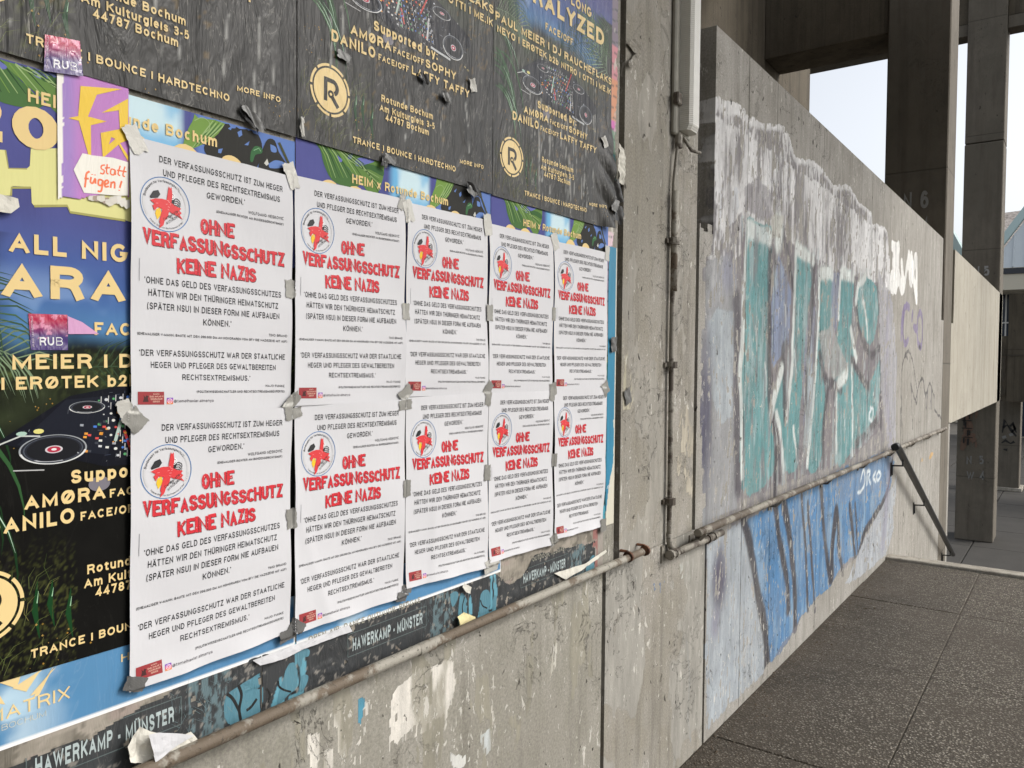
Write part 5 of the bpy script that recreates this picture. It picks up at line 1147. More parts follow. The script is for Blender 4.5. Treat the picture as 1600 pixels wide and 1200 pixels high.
# ---- old black and turquoise band
def sM(y, z): return .0008+.0012*fbm(y*8, z*20, 3, 101)+.0015*sstep(.62, .8, fbm(y*20, z*30, 3, 102))
def band(y0, y1, label, bx, seed):
    c = Canvas(frange(y0, y1, .003), frange(.875, 1.02, .003)); s = c.Y-bx; n = fbm(s*24, c.Z*30, 4, seed); n2 = fbm(s*9, c.Z*14, 3, seed+1)
    c.C = np.ones(c.Y.shape+(3,))*np.array([.02, .022, .024])*(1+n[..., None]); c.A = np.ones(c.Y.shape); c.warp(.006, 30, seed)
    TQ = (.12, .33, .42); bz = .935
    o = lambda L: smooth_closed([(bx+a, bz+b) for a, b in L])
    for L in ([(-.16, -.06), (-.13, .0), (-.135, .06), (-.115, .055), (-.105, .0), (-.12, -.06)], [(-.25, -.06), (-.235, .0), (-.245, .04), (-.225, .045), (-.205, .0), (-.215, -.06)], [(-.19, -.06), (-.175, -.01), (-.165, .01), (-.15, -.02), (-.165, -.06)], [(-.34, -.05), (-.32, .0), (-.325, .03), (-.30, .02), (-.29, -.04)],
              [(.42, -.05), (.44, .0), (.43, .03), (.46, .02), (.45, -.05)]): c.poly(o(L), TQ, .95)
    for L in ([(-.21, .05), (-.225, -.01), (-.20, -.03)], [(-.125, .06), (-.12, -.02), (-.14, -.03)], [(-.315, .03), (-.305, -.04)]): c.stroke(smooth_path([(bx+a, bz+b) for a, b in L], 4), .003, (.01, .01, .012), 1)
    c.put(((s > .25) & (s < .33))*sstep(.50, .56, fbm(s*160, c.Z*60, 4, seed+9)), (.13, .20, .22), .8)
    c.put(sstep(.70, .73, fbm(s*90, c.Z*90, 3, seed+4)), (.28, .26, .23), .7)
    ztop = lambda y: 1.004-.035*sstep(.80, .55, y)-.050*sstep(1.55, 1.64, y)*sstep(1.76, 1.68, y)-.020*sstep(1.70, 2.1, y)+.022*(fbm(y*26, y*3, 4, seed+6)-.5)
    V, F, C = c.grid(sM, lambda y, z: (z < ztop(y)) & (z < 1.02) & ~((fbm(y*45, z*45, 3, seed+8) > .78)))
    ob = add('old_concert_poster', V, F, M['old'], None, (0, y0, .875), col=C, smooth=True); tag(ob, label, 'poster', 'old black and turquoise posters above the pipe')
    P = Print(); LT = (.40, .47, .47); x = lambda a, b: (bx+a, bz+b)
    P.text('HAWERKAMP - MÜNSTER', x(.012, .004), x(.222, .004), .026, LT, .22, 2)
    for a, b in ((x(.0, -.005), x(.235, -.005)), (x(.235, -.005), x(.235, .041)), (x(.235, .041), x(.0, .041)), (x(.0, .041), x(.0, -.005))): P.line([a, b], .0016, (.10, .13, .13), 1)
    if y0 > .8: P.text('OPEN AIR: DANCE OUTDOOR: REGGAE', x(-.10, .054), x(.215, .054), .0125, (.30, .29, .24), .2, 2)
    tc = lambda Y, Z: (Z > ztop(Y)-.001)
    TQ = (.085, .22, .28); k7 = lambda L: [tuple(W(400+a/4, 900+b/4)) for a, b in L]; k6 = lambda L: [tuple(W(a/4, 900+b/4)) for a, b in L]; Q = Print()
    for L in ([(205, 545), (235, 540), (250, 580), (255, 640), (245, 700), (200, 740), (150, 790), (128, 800), (140, 730), (165, 650), (180, 590)], [(262, 725), (275, 640), (295, 615), (322, 622), (318, 660), (290, 715)], [(248, 475), (290, 450), (330, 460), (325, 500), (290, 510), (280, 562), (262, 560), (250, 510)],
              [(1210, 112), (1240, 95), (1262, 110), (1250, 160), (1225, 192), (1212, 150)], [(1255, 300), (1262, 200), (1275, 110), (1300, 120), (1332, 200), (1320, 290), (1280, 330)], [(1392, 210), (1400, 115), (1430, 85), (1455, 100), (1460, 170), (1430, 260), (1395, 250)], [(1468, 240), (1480, 130), (1500, 128), (1492, 190), (1472, 235)],
              [(-40, 750), (-10, 690), (25, 700), (20, 760), (-10, 830), (-40, 850)], [(2060, -60), (2100, -130), (2130, -110), (2140, -60), (2100, 20), (2060, 10)], [(3330, -290), (3345, -380), (3375, -390), (3420, -310), (3400, -270), (3360, -250)]): Q.poly(smooth_closed(k7(L)), TQ, 1)
    Q.poly(smooth_closed(k6([(1395, 800), (1420, 735), (1500, 680), (1560, 640), (1640, 620), (1640, 900), (1540, 900), (1440, 930), (1400, 880)])), TQ, 1)
    for L in ([(135, 655), (142, 690), (175, 712), (215, 722)], [(60, 700), (85, 740), (70, 790)], [(1398, 150), (1412, 185), (1440, 200)], [(1300, 130), (1285, 200), (1300, 280)]): Q.line(smooth_path(k7(L), 4), .0035, (.008, .009, .010), 3)
    for L in ([(1485, 680), (1505, 740), (1490, 830), (1500, 900)], [(1415, 735), (1450, 765), (1490, 840)], [(1600, 765), (1565, 815), (1535, 838)]): Q.line(smooth_path(k6(L), 4), .0055, (.008, .009, .010), 3)
    for k in range(60):
        r2 = random.Random(k+seed); x_ = bx+r2.uniform(.22, .34); z_ = r2.uniform(.90, .985); a_ = r2.uniform(.6, 2.6); l_ = r2.uniform(.008, .028); Q.line([(x_, z_), (x_+l_*math.cos(a_), z_+l_*math.sin(a_))], [.0006, .0002], (.16, .24, .26), 2)
    Q.build('turquoise_shapes', M['old'], ob, (0, 0), sM, .0004, .0001, .01, (y0+.002, y1-.002, .876, 1.02), tc)
    P.build('lettering', M['old'], ob, (0, 0), sM, .0006, .0001, .01, (y0+.002, y1-.002, .876, 1.02), tc)
    return ob
band(.30, .876, 'leftmost torn black poster strip reading MÜNSTER beside the loose paper flap', .485, 111)
band(.878, 1.470, 'middle black poster strip reading HAWERKAMP - MÜNSTER above the pipe', 1.083, 121)
band(1.472, 2.085, 'rightmost black poster strip with turquoise patches near the pipe clamp', 1.690, 131)
# paste residue between them
c = Canvas(frange(.30, 2.135, .006), frange(.90, 1.06, .004)); c.warp(.01, 20, 140); n = fbm(c.Y*14, c.Z*40, 5, 141); n2 = fbm(c.Y*40, c.Z*60, 4, 142)
c.C = np.ones(c.Y.shape+(3,))*(np.array([.25, .225, .185])*(.6+.8*fbm(c.Y*60, c.Z*90, 4, 148)[..., None])); c.A = np.ones(c.Y.shape)
c.put(sstep(.52, .60, n2), (.36, .32, .27), .7); c.put(sstep(.62, .68, n), (.33, .26, .23), .6); c.put(fbm(c.Y*50, c.Z*30, 4, 143) > .63, (.10, .09, .07), .7); c.put((c.Y > 2.08), (.30, .27, .24), .8); c.put((c.Y > 2.075) & (c.Y < 2.10) & (n2 > .42), (.28, .09, .08), .8)
V, F, C = c.grid(lambda y, z: .0003+.0006*fbm(y*30, z*30, 3, 144), lambda y, z: (z < 1.05))
o = add('paste_residue', V, F, M['old'], None, (0, .3, .9), col=C, smooth=True); tag(o, 'beige layer of torn paper and paste along the poster bottoms', 'paper residue')
# ---- colourful strips at the right edge
def sE(y, z): return .0014+.0012*fbm(y*20, z*6, 3, 151)
c = Canvas(frange(2.120, 2.190, .0035), frange(1.02, 2.72, .006)); n = fbm(c.Y*30, c.Z*8, 3, 152)
seg = [(1.0, (.05, .28, .36)), (1.30, (.07, .28, .32)), (1.46, (.10, .30, .12)), (1.53, (.55, .50, .12)), (1.60, (.62, .45, .50)), (1.93, (.30, .27, .22)), (1.99, (.55, .52, .5)), (2.07, (.05, .33, .36)), (2.17, (.14, .24, .16)), (2.24, (.55, .12, .38)), (2.27, (.60, .26, .14)), (2.40, (.55, .22, .25)), (2.50, (.20, .16, .20))]
c.C = np.zeros(c.Y.shape+(3,)); c.A = np.ones(c.Y.shape)
for z0, col in seg: c.C[c.Z >= z0] = col
for z0 in np.arange(1.05, 2.7, .033): c.put(np.abs(c.Z-z0-.2*(c.Y-2.12)) < .0022, (.03, .05, .05), .7)
c.put(fbm(c.Y*60, c.Z*20, 3, 153) > .66, (.5, .48, .42), .8)
V, F, C = c.grid(sE, lambda y, z: y < 2.176+.02*(fbm(z*30, z*3, 3, 154)-.5)+.01*np.sin(z*3))
o = add('colourful_poster', V, F, M['flyer'], None, (0, 2.12, 1.02), col=C, smooth=True); tag(o, 'narrow strip of an old multicoloured poster at the right edge of the poster wall', 'poster')
c = Canvas(frange(2.144, 2.200, .0035), frange(1.02, 1.885, .006)); n = fbm(c.Y*30, c.Z*8, 3, 156)
c.C = np.ones(c.Y.shape+(3,))*np.array([.012, .19, .32])*(.85+.3*n[..., None]); c.A = np.ones(c.Y.shape)
c.put(c.Y+.030*(fbm(c.Z*9, c.Z*2, 3, 157)-.5)*(c.Z < 1.35) > 2.19+.0*c.Z-.035*sstep(1.3, 1.05, c.Z), (.58, .55, .45), 1); c.put(c.Z < 1.055+.02*n, (.58, .55, .45), 1)
V, F, C = c.grid(lambda y, z: sE(y, z)+.0018, lambda y, z: (y < 2.197))
o = add('teal_poster', V, F, M['blue'], None, (0, 2.144, 1.02), col=C, smooth=True); tag(o, 'narrow teal blue poster strip between the white posters and the wall joint', 'poster')
P = Print(); P.text('.de', (2.147, 1.135), (2.170, 1.136), .011, (.6, .66, .68), .16, 1); P.build('lettering', M['blue'], o, (0, 0), lambda y, z: sE(y, z)+.0018, .0005)

# ---- lilac flyer with yellow lightning lettering
def sF(y, z): return .0058+.0012*fbm(y*10, z*6, 3, 161)
f = lambda a, b: tuple(W(a/4., 60+b/4.)); ff = lambda L: [f(*p_) for p_ in L]
fy0, fy1 = f(345, 500)[0], f(790, 500)[0]
c = Canvas(frange(fy0, fy1, .002), frange(f(345, 1010)[1]-.004, 1.96, .0025)); n = fbm(c.Y*20, c.Z*12, 4, 162)
c.C = np.ones(c.Y.shape+(3,))*np.array([.43, .16, .46])*(.9+.2*n[..., None]); c.A = np.ones(c.Y.shape); c.warp(.0015, 60, 163)
c.put(sstep(.035, .012, c.Y-fy0), (.20, .18, .48), .6)
c.poly(ff([(340, 0), (384, 0), (375, 1020), (340, 1020)]), (.76, .74, .68), 1)
c.poly(ff([(340, 140), (800, 245), (800, 300), (500, 215), (384, 200), (340, 220)]), (.76, .74, .68), 1)
topz = lambda y: np.interp(y, [f(350, 150)[0], f(790, 255)[0]], [f(350, 150)[1], f(790, 255)[1]])
botz = lambda y: np.interp(y, [f(345, 1005)[0], f(790, 1015)[0]], [f(345, 1005)[1], f(790, 985)[1]])+.012*(fbm(y*60, y*5, 3, 164)-.5)
V, F, C = c.grid(sF, lambda y, z: (z < topz(y)) & (z > botz(y)))
fo = add('lilac_flyer', V, F, M['flyer'], None, (0, fy0, 1.76), col=C, smooth=True); tag(fo, 'lilac flyer with yellow lightning letters above the words statt fügen', 'flyer')
P = Print(); YE = (.72, .48, .02); OR = (.78, .16, .05)
P.poly(ff([(490, 303), (748, 322), (590, 358), (535, 493), (652, 524), (553, 548), (556, 800), (478, 520), (412, 503), (474, 490), (488, 310)]), YE, 2)
P.poly(ff([(620, 470), (785, 382), (786, 640), (735, 600), (727, 455)]), YE, 2)
P.poly(ff([(614, 595), (786, 560), (786, 640), (735, 660), (786, 740), (786, 775), (725, 668), (628, 752)]), YE, 2, [ff([(665, 668), (706, 632), (680, 622)])])
P.poly(ff([(445, 825), (500, 722), (560, 735), (690, 750), (786, 778), (786, 985), (700, 985), (510, 968)]), (.76, .74, .66), 3)
def brush(P, strokes, wd, col, h): 
    for L in strokes: P.line(smooth_path(ff(L), 4), wd, col, h)
brush(P, [[(640, 795), (620, 800), (618, 818), (636, 830), (630, 850), (610, 845)], [(655, 790), (650, 840), (662, 852)], [(640, 815), (672, 812)], [(700, 825), (680, 822), (676, 850), (696, 856), (704, 825), (706, 858)], [(735, 800), (722, 850), (735, 862)], [(715, 828), (775, 838)], [(765, 805), (752, 858), (765, 868)]], .0022, OR, 4)
brush(P, [[(545, 835), (525, 850), (520, 900), (515, 935)], [(512, 880), (540, 880)], [(555, 870), (550, 900), (565, 908), (580, 880), (582, 912)], [(560, 852), (561, 857)], [(578, 855), (579, 860)], [(625, 890), (603, 888), (600, 918), (620, 920), (628, 890), (618, 955), (595, 958)], [(640, 918), (662, 905), (655, 890), (640, 900), (642, 930), (665, 928)], [(680, 900), (676, 938)], [(680, 908), (700, 903), (700, 942)], [(745, 895), (732, 938)], [(729, 950), (729, 955)]], .0028, OR, 4)
P.build('printed_motif', M['flyer'], fo, (0, 0), sF, .0004, .00012, .012, (fy0, fy1-.001, 1.70, 2))
P = Print()
for k in range(9):
    rr = random.Random(k+2); x = 560+k*26; y = 1000+rr.uniform(-8, 30)*(k/4)
    P.poly(ff([(x-20, y-12), (x+26, y-16), (x+30, y+14+k*2), (x+4, y+20+k*3), (x-22, y+10)]), rr.choice([(.6, .57, .5), (.66, .64, .58), (.33, .26, .2)]), k % 3)
P.build('torn_edge', M['flyer'], fo, (0, 0), sF, .0006, .0002, .012)
# ---- RUB stickers
def sticker(TL, TR, BR, BL, label, seed, surf, crumple):
    c_ = [np.array(W(*p_)) for p_ in (BL, BR, TR, TL)]
    mp = lambda s, t: (c_[0]*(1-s)*(1-t)+c_[1]*s*(1-t)+c_[2]*s*t+c_[3]*(1-s)*t)
    n = 28; g = np.linspace(0, 1, n); V = []; C = []
    for t in g:
        for s in g:
            p_ = mp(s, t); nn = float(fbm(s*6, t*6, 3, seed)); V.append((float(surf(np.array(p_[0]), np.array(p_[1])))+.001+crumple*nn, p_[0], p_[1]))
            k = min(1, max(0, (t-.38)/.45)); col = np.array([.055, .03, .16])*(1-k)+np.array([.42, .01, .06])*k
            if nn > .6 and t > .3: col = col*.4+np.array([.75, .3, .45])*.6
            C.append(list(col)+[1])
    F = [(j*n+i, j*n+i+1, (j+1)*n+i+1, (j+1)*n+i) for j in range(n-1) for i in range(n-1)]
    o = add('square_sticker', V, F, M['foil'], None, (0, c_[0][0], c_[0][1]), col=np.array(C), smooth=True); tag(o, label, 'sticker', 'red and violet square stickers')
    P = Print(); P.text('RU', (.24, .13), (.62, .13), .23, (.72, .72, .74), .2, 1); P.text('B', (.68, .13), (.86, .13), .23, (.72, .72, .74), .09, 1); P.text('RUHR UNI BOCHUM', (.10, .10), (.10, .92), .05, (.6, .5, .6), .12, 1)
    Vv = np.vstack(P.V); T = np.vstack(P.T); pts = np.array([mp(a, b) for a, b in Vv]); nn = fbm(Vv[:, 0]*6, Vv[:, 1]*6, 3, seed)
    X = surf(pts[:, 0], pts[:, 1])+.0014+crumple*nn; a, b, cc = [np.stack([X, pts[:, 0], pts[:, 1]], 1)[T[:, k]] for k in range(3)]
    fl = np.cross(b-a, cc-a)[:, 0] < 0; T[fl] = T[fl][:, ::-1]
    add('lettering', np.stack([X, pts[:, 0], pts[:, 1]], 1), T, M['foil'], o, col=np.vstack(P.C))
sticker((65, 56), (119, 67), (124, 122), (63, 113), 'crumpled shiny RUB sticker on the corner of the lilac flyer', 171, lambda y, z: np.maximum(sU1(y, z), .0075), .0035)
sticker((42, 490), (103, 492), (104, 547), (46, 547), 'flat square RUB sticker on the blue sky of the left tropical poster', 173, sL1, .0008)
P = Print(); P.poly([tuple(W(*p_)) for p_ in [(103, 494), (125, 503), (152, 522), (104, 522)]], (.58, .30, .50), 1)
V = np.vstack(P.V); T = np.vstack(P.T); o = add('torn_lilac_scrap', np.stack([sL1(V[:, 0], V[:, 1])+.002, V[:, 0], V[:, 1]], 1), T, M['flyer'], None, (0, V[0][0], V[0][1]), col=np.vstack(P.C)); tag(o, 'small torn lilac scrap stuck right of the flat RUB sticker', 'paper scrap')

# ================================================================== WHITE POSTERS
PW, PHH = .297, .42
b0 = W(199, 646); b1w = W(451, 637); t0w = W(197, 212)
def lc(px, py):
    p_ = W(px, py); return (PW*(p_[0]-b0[0])/(b1w[0]-b0[0]), PHH*(p_[1]-b0[1])/(t0w[1]-b0[1]))
a1 = lambda x, y: lc(180+x/3.3333, 190+y/3.3333); a2 = lambda x, y: lc(180+x/3.3333, 550+y/3.3333)
INK = (.018, .018, .02); RED = (.60, .022, .035)
BODY = [Print(), Print(), Print()]; HEAD = Print(); LOGO = Print(); BANN = Print()
def cp(n): return n/3.3333*.42/433
for s, A_, B_, cap, bd in (("DER VERFASSUNGSSCHUTZ IST ZUM HEGER", a1(215, 212), a1(852, 360), 34, .004), ("UND PFLEGER DES RECHTSEXTREMISMUS", a1(236, 283), a1(838, 413), 34, .004), ('GEWORDEN."', a1(465, 396), a1(657, 430), 34, .004),
        ("WOLFGANG NESKOVIĆ", a1(678, 474), a1(857, 505), 18, .0), ("(EHEMALIGER RICHTER AM BUNDESGERICHTSHOF)", a1(515, 470), a1(857, 533), 14, .006),
        ('"OHNE DAS GELD DES VERFASSUNGSSCHUTZES', a1(130, 840), a1(847, 907), 35, .004), ("HÄTTEN WIR DEN THÜRINGER HEIMATSCHUTZ", a1(152, 906), a1(832, 965), 35, .004), ("(SPÄTER NSU) IN DIESER FORM NIE AUFBAUEN", a1(147, 975), a1(837, 1019), 35, .004), ('KÖNNEN."', a1(442, 1056), a1(590, 1062), 35, .004),
        ("TINO BRAND", a1(785, 1107), a1(878, 1111), 15, .0), ("(EHEMALIGER V-MANN, BAUTE MIT DEN 200.000 DM AN HONORAREN VOM BFV DIE NAZISZENE MIT AUF)", a1(95, 1109), a1(878, 1139), 14, .006),
        ('"DER VERFASSUNGSSCHUTZ WAR DER STAATLICHE', a2(105, 18), a2(870, 28), 33, .004), ("HEGER UND PFLEGER DES GEWALTBEREITEN", a2(165, 80), a2(823, 83), 32, .004), ('RECHTSEXTREMISMUS."', a2(330, 141), a2(690, 140), 31, .004),
        ("HAJO FUNKE", a2(772, 170), a2(870, 170), 14, .0), ("(POLITIKWISSENSCHAFTLER UND RECHTSEXTREMISMUSEXPERTE)", a2(405, 207), a2(870, 198), 14, .006)):
    BODY[0 if A_[1] > .27 else (1 if A_[1] > .105 else 2)].text(s, A_, B_, cp(cap*1.03), INK, .158+bd*4, 1, gap=.25)
BANN.text("@temelhaklar.almanya", a2(285, 258), a2(495, 252), cp(17), (.08, .07, .08), .12, 1)
V_ = lc(211, 439)
BODY[1].line([(V_[0], V_[1]), (V_[0], V_[1]+.034)], .0009, (.25, .25, .27), 1)
rs = np.random.RandomState(5)
def rough_word(s, A_, B_, cap):
    A_ = np.array(A_); B_ = np.array(B_)
    widths = [(.42 if ch == 'I' else (.55 if ch == ' ' else (1.1 if ch == 'N' else 1.0))) for ch in s]; tot = sum(widths); pos = 0
    Lw = np.linalg.norm(B_-A_)/tot/cap            # letter width over cap height
    for ch, w_ in zip(s, widths):
        if ch != ' ':
            _sc.clear(); wt = .185 if ch in 'NHK' else .215
            cnd = (Lw*w_*.93)/max(GL[ch][0], .2) if ch != 'I' else 1
            V, T, H = letters(ch, wt, 0, cnd); V, T, Cx = refine(V, T, np.tile(H[:, None], (1, 4)), .13); H = Cx[:, 0]
            V = V.copy(); wdt = np.ptp(V[:, 0]); V[:, 0] = (V[:, 0]-V[:, 0].min())/wdt
            k = rs.uniform(-.025, .03); top = 1+rs.uniform(-.03, .10)
            nx = (pos+w_*(.03+V[:, 0]*.94))/tot; h_ = V[:, 1]*cap*top+k*cap
            jx = rs.normal(0, .00014, len(V)); jz = rs.normal(0, .00022, len(V))
            P_ = A_+nx[:, None]*(B_-A_); P_ = P_+np.stack([jx, h_+jz], 1)
            HEAD.raw(P_+np.array([.0011, -.0012]), T, (.09, .01, .012), 1); HEAD.H[-1] = 1+H; HEAD.raw(P_, T, RED, 3); HEAD.H[-1] = 3+H
        pos += w_
rough_word("OHNE", a1(430, 578), a1(607, 602), cp(80)); rough_word("VERFASSUNGSSCHUTZ", a1(116, 634), a1(866, 745), cp(80)); rough_word("KEINE NAZIS", a1(300, 785), a1(720, 828), cp(82))
for k in range(110):   # scuffs in the heading
    u = rs.uniform(0, 1); line = rs.choice(3); A_, B_ = ((a1(430, 578), a1(607, 602)), (a1(116, 634), a1(866, 745)), (a1(300, 785), a1(720, 828)))[line]
    p_ = np.array(A_)*(1-u)+np.array(B_)*u+[0, rs.uniform(.002, .021)]; r_ = rs.uniform(.0003, .0009)
    HEAD.poly([tuple(p_+[-r_, 0]), tuple(p_+[r_*.3, -r_*1.3]), tuple(p_+[r_, .2*r_]), tuple(p_+[0, r_*1.2])], (.70, .55, .56), 5)
# round emblem
EC = np.array(lc(253.6, 319.5)); ER = .0425
LOGO.disc(EC, ER, ER, (.06, .17, .38), 1, ri=.968, n=48); LOGO.disc(EC, ER*.90, ER*.90, (.55, .55, .56), 1, n=18, a0=-38, a1=45, ri=.90); LOGO.disc(EC, ER*.90, ER*.90, (.55, .55, .56), 1, n=14, a0=170, a1=215, ri=.90)
LOGO.arc("Bundesamt für Verfassungsschutz", EC, ER*.80, 168, 36, .0040, INK, .15, 1)
LOGO.arc("Federal Office for the Protection of the Constitution", EC, ER*.90, 225, 352, .0026, INK, .16, 1, inside=True)
e = lambda a, b: (EC[0]+a*ER/150., EC[1]+b*ER/150.)     # emblem units: radius 150
LOGO.poly([e(-92, 28), e(-70, 62), e(-40, 72), e(-28, 50), e(-45, 28), e(-88, 18)], INK, 2)
LOGO.poly([e(15, 30), e(22, 62), e(48, 68), e(60, 40), e(48, 0), e(30, -15), e(10, 0)], INK, 2); LOGO.disc(e(40, 52), ER*.13, ER*.13, (.8, .8, .8), 3, n=14); LOGO.disc(e(40, 52), ER*.10, ER*.10, INK, 4, n=14); LOGO.disc(e(42, 52), ER*.07, ER*.07, (.78, .78, .78), 5, n=14)
for k in range(6): LOGO.line([e(50, 40-k*11), e(72, 44-k*13), e(88-k*2, 34-k*14), e(94-k*2, 16-k*13)], [.0016, .0015, .0012, .0004], INK, 2)
for k in range(5): LOGO.line([e(-2+k*10, -50-k*2), e(0+k*11, -64-k*3)], .0008, INK, 3)
LOGO.poly([e(-55, -35), e(-30, -22), e(-26, -60), e(-50, -92), e(-62, -60)], (.75, .48, .02), 2)
LOGO.poly([e(-92, 8), e(-60, 22), e(-20, 28), e(8, 26), e(22, 105), e(30, 92), e(38, 104), e(44, 60), e(36, 15), e(60, 2), e(96, -6), e(82, -20), e(98, -30), e(86, -44), e(104, -66), e(70, -52), e(36, -42), e(22, -34), e(8, -80), e(-4, -84), e(-16, -118), e(-42, -138), e(-34, -112), e(-40, -102), e(-30, -60), e(-20, -30), e(-48, -22), e(-66, -46), e(-78, -20), e(-66, -8)], (.62, .035, .04), 6)
for k in range(14):
    x = rs.uniform(-80, 80); y = rs.uniform(-60, 30); LOGO.line([e(x, y), e(x+rs.uniform(4, 14), y+rs.uniform(-6, 6))], .0004, (.75, .5, .5), 7)
LOGO.text("Demokratie", e(-8, -92), e(78, -30), .0046, INK, .13, 8); LOGO.text("schützen!", e(8, -108), e(86, -52), .0046, INK, .13, 8)
# little banner and camera icon
bl_, br_, tr_, tl_ = a2(97, 272), a2(234, 270), a2(232, 203), a2(95, 205)
BANN.poly([bl_, br_, tr_, tl_], (.30, .035, .04), 1)
bp = lambda u, v: (bl_[0]+(br_[0]-bl_[0])*u, bl_[1]+(tl_[1]-bl_[1])*v)
for i, (s, ua, ub) in enumerate((("ALMANYA", .56, .80), ("TEMEL HAKLAR VE", .42, .96), ("ÖZGÜRLÜKLER", .47, .92), ("DERNEĞİ", .56, .82))): BANN.text(s, bp(ua, .74-i*.2), bp(ub, .74-i*.2), .0026, (.72, .50, .38), .2, 3)
BANN.poly([bp(.18, .2), bp(.40, .2), bp(.36, .5), (bp(.40, .62)), bp(.31, .72), bp(.27, .55), bp(.20, .75), bp(.22, .5)], (.06, .02, .02), 2)
ic = a2(247, 268); ic2 = a2(280, 233); iw = ic2[0]-ic[0]; ih = ic2[1]-ic[1]
for k in range(4): BANN.poly([(ic[0], ic[1]+ih*k/4), (ic2[0], ic[1]+ih*k/4), (ic2[0], ic[1]+ih*(k+1)/4), (ic[0], ic[1]+ih*(k+1)/4)], [(.70, .22, .08), (.66, .05, .12), (.45, .04, .28), (.20, .06, .42)][k], 1)
cm_ = ((ic[0]+ic2[0])/2, (ic[1]+ic2[1])/2); BANN.disc(cm_, iw*.38, iw*.38, (.8, .76, .78), 2, n=14, ri=.8); BANN.disc(cm_, iw*.2, iw*.2, (.8, .76, .78), 2, n=12, ri=.66)

WPS = []
def paper_x(Y, Z):
    """how far the posted surface stands off the wall here"""
    x = .0098
    for a, b, c0, d0, f in WPS:
        if a <= Y <= b and c0 <= Z <= d0: x = max(x, float(f(np.array((Y-a)/(b-a)), np.array((Z-c0)/(d0-c0)))))
    return x
def white_poster(TL, TR, BR, BL, label, seed, lower):
    c_ = [np.array(W(*p_)) for p_ in (BL, BR, TR, TL)]
    def mp(s, t):
        s = np.asarray(s)[..., None]; t = np.asarray(t)[..., None]; return c_[0]*(1-s)*(1-t)+c_[1]*s*(1-t)+c_[2]*s*t+c_[3]*(1-s)*t
    rr = random.Random(seed); ph = [rr.uniform(0, 6) for _ in range(6)]
    base = .0105 if lower else .0095
    def sf(s, t):
        ed = np.clip(np.abs(s-.5)*2, 0, 1)**5; pin = np.abs(np.sin(np.pi*(t*2)))  # free between the tapes
        r = base+.0042*(fbm(s*1.6, t*2.3, 2, seed)-.35)+.0016*np.sin(s*5+ph[0]+t*3)+.0012*np.sin(t*11+ph[1]+s*2.5)
        r = r+ed*pin*.0045*(.5+.5*np.sin(ph[2]+t*4))+.0022*np.exp(-((s-.3-.5*t*np.sin(ph[3]))/.05)**2)*(.5+.5*np.sin(ph[4]+t*3))
        if not lower: r = r-.002*np.clip(1-t*12, 0, 1)
        else: r = r+np.clip(1-t*9, 0, 1)**2*.004*(.4+np.sin(ph[5]+s*7)**2)
        return r
    WPS.append((min(c_[0][0], c_[3][0]), max(c_[1][0], c_[2][0]), min(c_[0][1], c_[1][1]), max(c_[2][1], c_[3][1]), sf))
    n, m = 44, 62; sg, tg = np.meshgrid(np.linspace(0, 1, n), np.linspace(0, 1, m)); P2 = mp(sg, tg)
    V = np.concatenate([sf(sg, tg)[..., None], P2], -1).reshape(-1, 3)
    i = np.arange(m-1)[:, None]*n+np.arange(n-1)[None, :]; F = np.stack([i, i+1, i+n+1, i+n], -1).reshape(-1, 4)
    o = add('white_poster', V, F, M['paper'], None, (0, c_[0][0], c_[0][1]), smooth=True); tag(o, label, 'poster', 'white posters in two rows of five')
    for nm, pr_, L in (('heading', HEAD, .02), ('quotation', BODY[0], .02), ('quotation', BODY[1], .02), ('quotation', BODY[2], .02), ('round_emblem', LOGO, .008), ('banner', BANN, .008)):
        V = np.vstack(pr_.V); T = np.vstack(pr_.T); C = np.vstack(pr_.C); C[:, 3] = np.concatenate(pr_.H); V, T, C = refine(V, T, C, L)
        s = V[:, 0]/PW; t = V[:, 1]/PHH; P2 = mp(s, t); X = sf(s, t)+.0004+.0001*C[:, 3]; C = C.copy(); C[:, 3] = 1
        P3 = np.concatenate([X[:, None], P2], 1); a, b, cc = P3[T[:, 0]], P3[T[:, 1]], P3[T[:, 2]]; fl = np.cross(b-a, cc-a)[:, 0] < 0; T = T.copy(); T[fl] = T[fl][:, ::-1]
        add(nm, P3, T, M['print'], o, col=C)
    return o
nth = ['first', 'second', 'third', 'fourth', 'fifth']
R1 = [((197, 212), (449, 277), (451, 637), (199, 646)), ((455, 275), (626, 312), (627, 626), (453, 634)), ((630, 317), (757, 344), (757, 616), (629, 620)), ((759, 349), (859, 372), (858, 612), (758, 615)), ((862, 377), (944, 395), (943, 607), (861, 611))]
R2 = [((199, 644), (450, 636), (446, 985), (196, 1079)), ((456, 633), (627, 624), (623, 931), (452, 988)), ((628, 621), (757, 613), (757, 885), (627, 918)), ((759, 614), (858, 610), (857, 850), (757, 878)), ((861, 609), (942, 605), (937, 822), (859, 842))]
for i in range(5):
    white_poster(*R1[i], 'white poster with red heading, %s from the left in the upper row' % nth[i], 200+i, False)
    white_poster(*R2[i], 'white poster with red heading, %s from the left in the lower row' % nth[i], 220+i, True)

